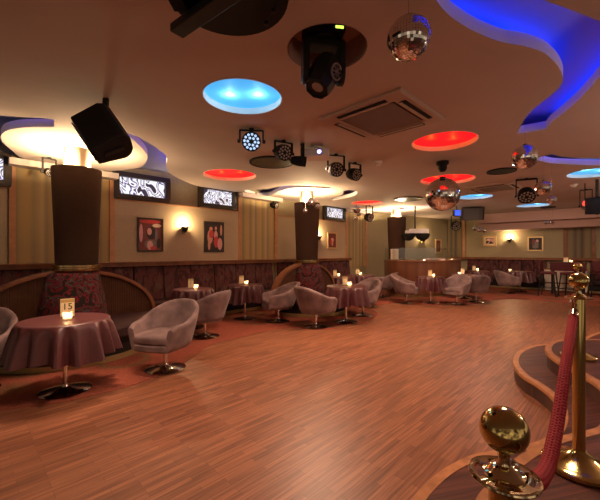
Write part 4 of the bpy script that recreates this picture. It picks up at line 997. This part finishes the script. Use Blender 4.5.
step(lo, [(7, -1.6), (7, 5.9)], 0.0, 0.17, 'lower dark stage step with a wavy pale oak nosing', 0.062)
step(hi, [(7, -1.6), (7, 4.6)], 0.171, 0.34, 'upper dark stage step under the two far gold posts', 0.062)

# ------------------------------------------------------------------ rope posts
def post(P, label, pole_h=0.878):
    t = thing('rope_post', label, 'rope post', P, 0.4, 'gold rope posts')
    MB().lathe([(0.0001, 0), (0.155, 0), (0.162, 0.006), (0.162, 0.022), (0.150, 0.030), (0.135, 0.034), (0.075, 0.058), (0.036, 0.085), (0.030, 0.095), (0.0001, 0.095)], seg=56).build('base', M['brass'], t, True, angle=28)
    MB().lathe([(0.0275, 0.09), (0.0275, pole_h - 0.003), (0.0001, pole_h - 0.003)], seg=32).build('pole', M['brass'], t, True)
    # slotted ring plate
    pb = MB(); r0, r1, r2 = 0.024, 0.050, 0.058; K = 64
    def hole(a):  # four kidney slots
        k = (a / (PI / 2)) % 1.0; return 0.16 < k < 0.84
    for zt_, zb in ((0.0, -0.005),):
        for i in range(K):
            a0, a1 = 2 * PI * i / K, 2 * PI * (i + 1) / K
            spans = [(0.012, 0.033), (0.050, 0.057)] if hole((a0 + a1) / 2) else [(0.012, 0.057)]
            for q0, q1 in spans:
                v = [(r * math.cos(a), r * math.sin(a), pole_h + z) for z in (zb, zt_) for r, a in ((q0, a0), (q1, a0), (q1, a1), (q0, a1))]
                pb.add(v, [(3, 2, 1, 0), (4, 5, 6, 7), (0, 1, 5, 4), (1, 2, 6, 5), (2, 3, 7, 6), (3, 0, 4, 7)])
    pb.tube([(0.058 * math.cos(2 * PI * i / 48), 0.058 * math.sin(2 * PI * i / 48), pole_h - 0.0025) for i in range(48)], 0.004, 8, closed=True)
    pb.build('ring_plate', M['gold'], t, True, angle=40)
    MB().lathe([(0.034, 0), (0.036, 0.006), (0.028, 0.010), (0.024, 0.016), (0.012, 0.022), (0.0095, 0.034), (0.013, 0.046), (0.011, 0.05)], (0, 0, pole_h - 0.002), 32).build('neck', M['gold'], t, True)
    MB().lathe([(max(1e-4, 0.0425 * math.sin(PI * i / 24)), -0.0425 * math.cos(PI * i / 24)) for i in range(25)], (0, 0, pole_h + 0.085), 48).build('ball_finial', M['brass'], t, True)
    return t
P1 = Vector((0.390, 0.650, 0.1715)); P2 = Vector((1.437, 1.752, 0.3415)); P3 = Vector((2.94, 3.60, 0.3415))
post(P1, 'nearest gold rope post, its ball finial low in the right foreground', 0.855)
post(P2, 'gold rope post on the upper step with the red rope hooked to it')
post(P3, 'farthest gold rope post hidden behind the tall near one')
# rope
hk0 = P2 + Vector((-0.042, -0.022, 0.857)); hk1 = P1 + Vector((0.038, 0.022, 0.846))
tt = thing('barrier_rope', 'crimson braided rope hanging between the two near gold posts', 'rope', (hk0.x, hk0.y, 0.34))
base = Vector((hk0.x, hk0.y, 0.34)); e0, e1 = hk0 + Vector((-0.006, -0.004, -0.10)), hk1 + Vector((0.03, 0.03, -0.05))
prof = [(0.0, 1.13), (0.06, 1.095), (0.3, 0.985), (0.5, 0.872), (0.62, 0.835), (0.72, 0.828), (0.82, 0.86), (0.90, 0.905), (1.0, 0.985)]
ctl = [Vector((e0.x + (e1.x - e0.x) * f, e0.y + (e1.y - e0.y) * f, z)) for f, z in prof]
path = catmull(ctl, 30)
rp = MB(); n = len(path)
rp.tube([p - base for p in path], 0.0135, 12)
S = [0.0]
for a, b in zip(path[:-1], path[1:]): S.append(S[-1] + (b - a).length)
def braid(hand, ph):
    pts = []
    N_ = 900
    j = 0
    for i in range(N_):
        s = S[-1] * i / (N_ - 1)
        while j < n - 2 and S[j + 1] < s: j += 1
        f = (s - S[j]) / max(1e-9, S[j + 1] - S[j]); p = path[j].lerp(path[j + 1], f); tg = (path[j + 1] - path[j]).normalized()
        a = tg.cross(Vector((0, 0, 1))); a = a.normalized() if a.length > 1e-3 else Vector((1, 0, 0)); b = a.cross(tg)
        g = hand * s * 2 * PI / 0.10 + ph; r = 0.0155
        pts.append(p + (a * math.cos(g) + b * math.sin(g)) * r - base)
    return pts
for k_ in range(6):
    rp.tube(braid(1, k_ * 2 * PI / 6), 0.0052, 6); rp.tube(braid(-1, k_ * 2 * PI / 6), 0.0052, 6)
rp.build('braided_cord', M['rope'], tt, True, angle=80)
for nm, q, q2, hk in (('end_cap', path[0], path[8], hk0), ('end_cap', path[-1], path[-9], hk1)):
    MB().cyl(0.021, q - base + (q - q2).normalized() * 0.035, q2 - base, 20).build('end_cap', M['chrome'], tt, True, bevel=0.004)
    a = q - base + (q - q2).normalized() * 0.03; b = hk - base
    MB().tube(catmull([a, a.lerp(b, 0.4) + Vector((0.006, 0, 0.0)), b + Vector((0, 0, 0.012)), b + Vector((-0.006, 0.006, 0.016)), b + Vector((-0.012, 0.008, -0.004))], 5), 0.0045, 8).build('hook', M['chrome'], tt, True)
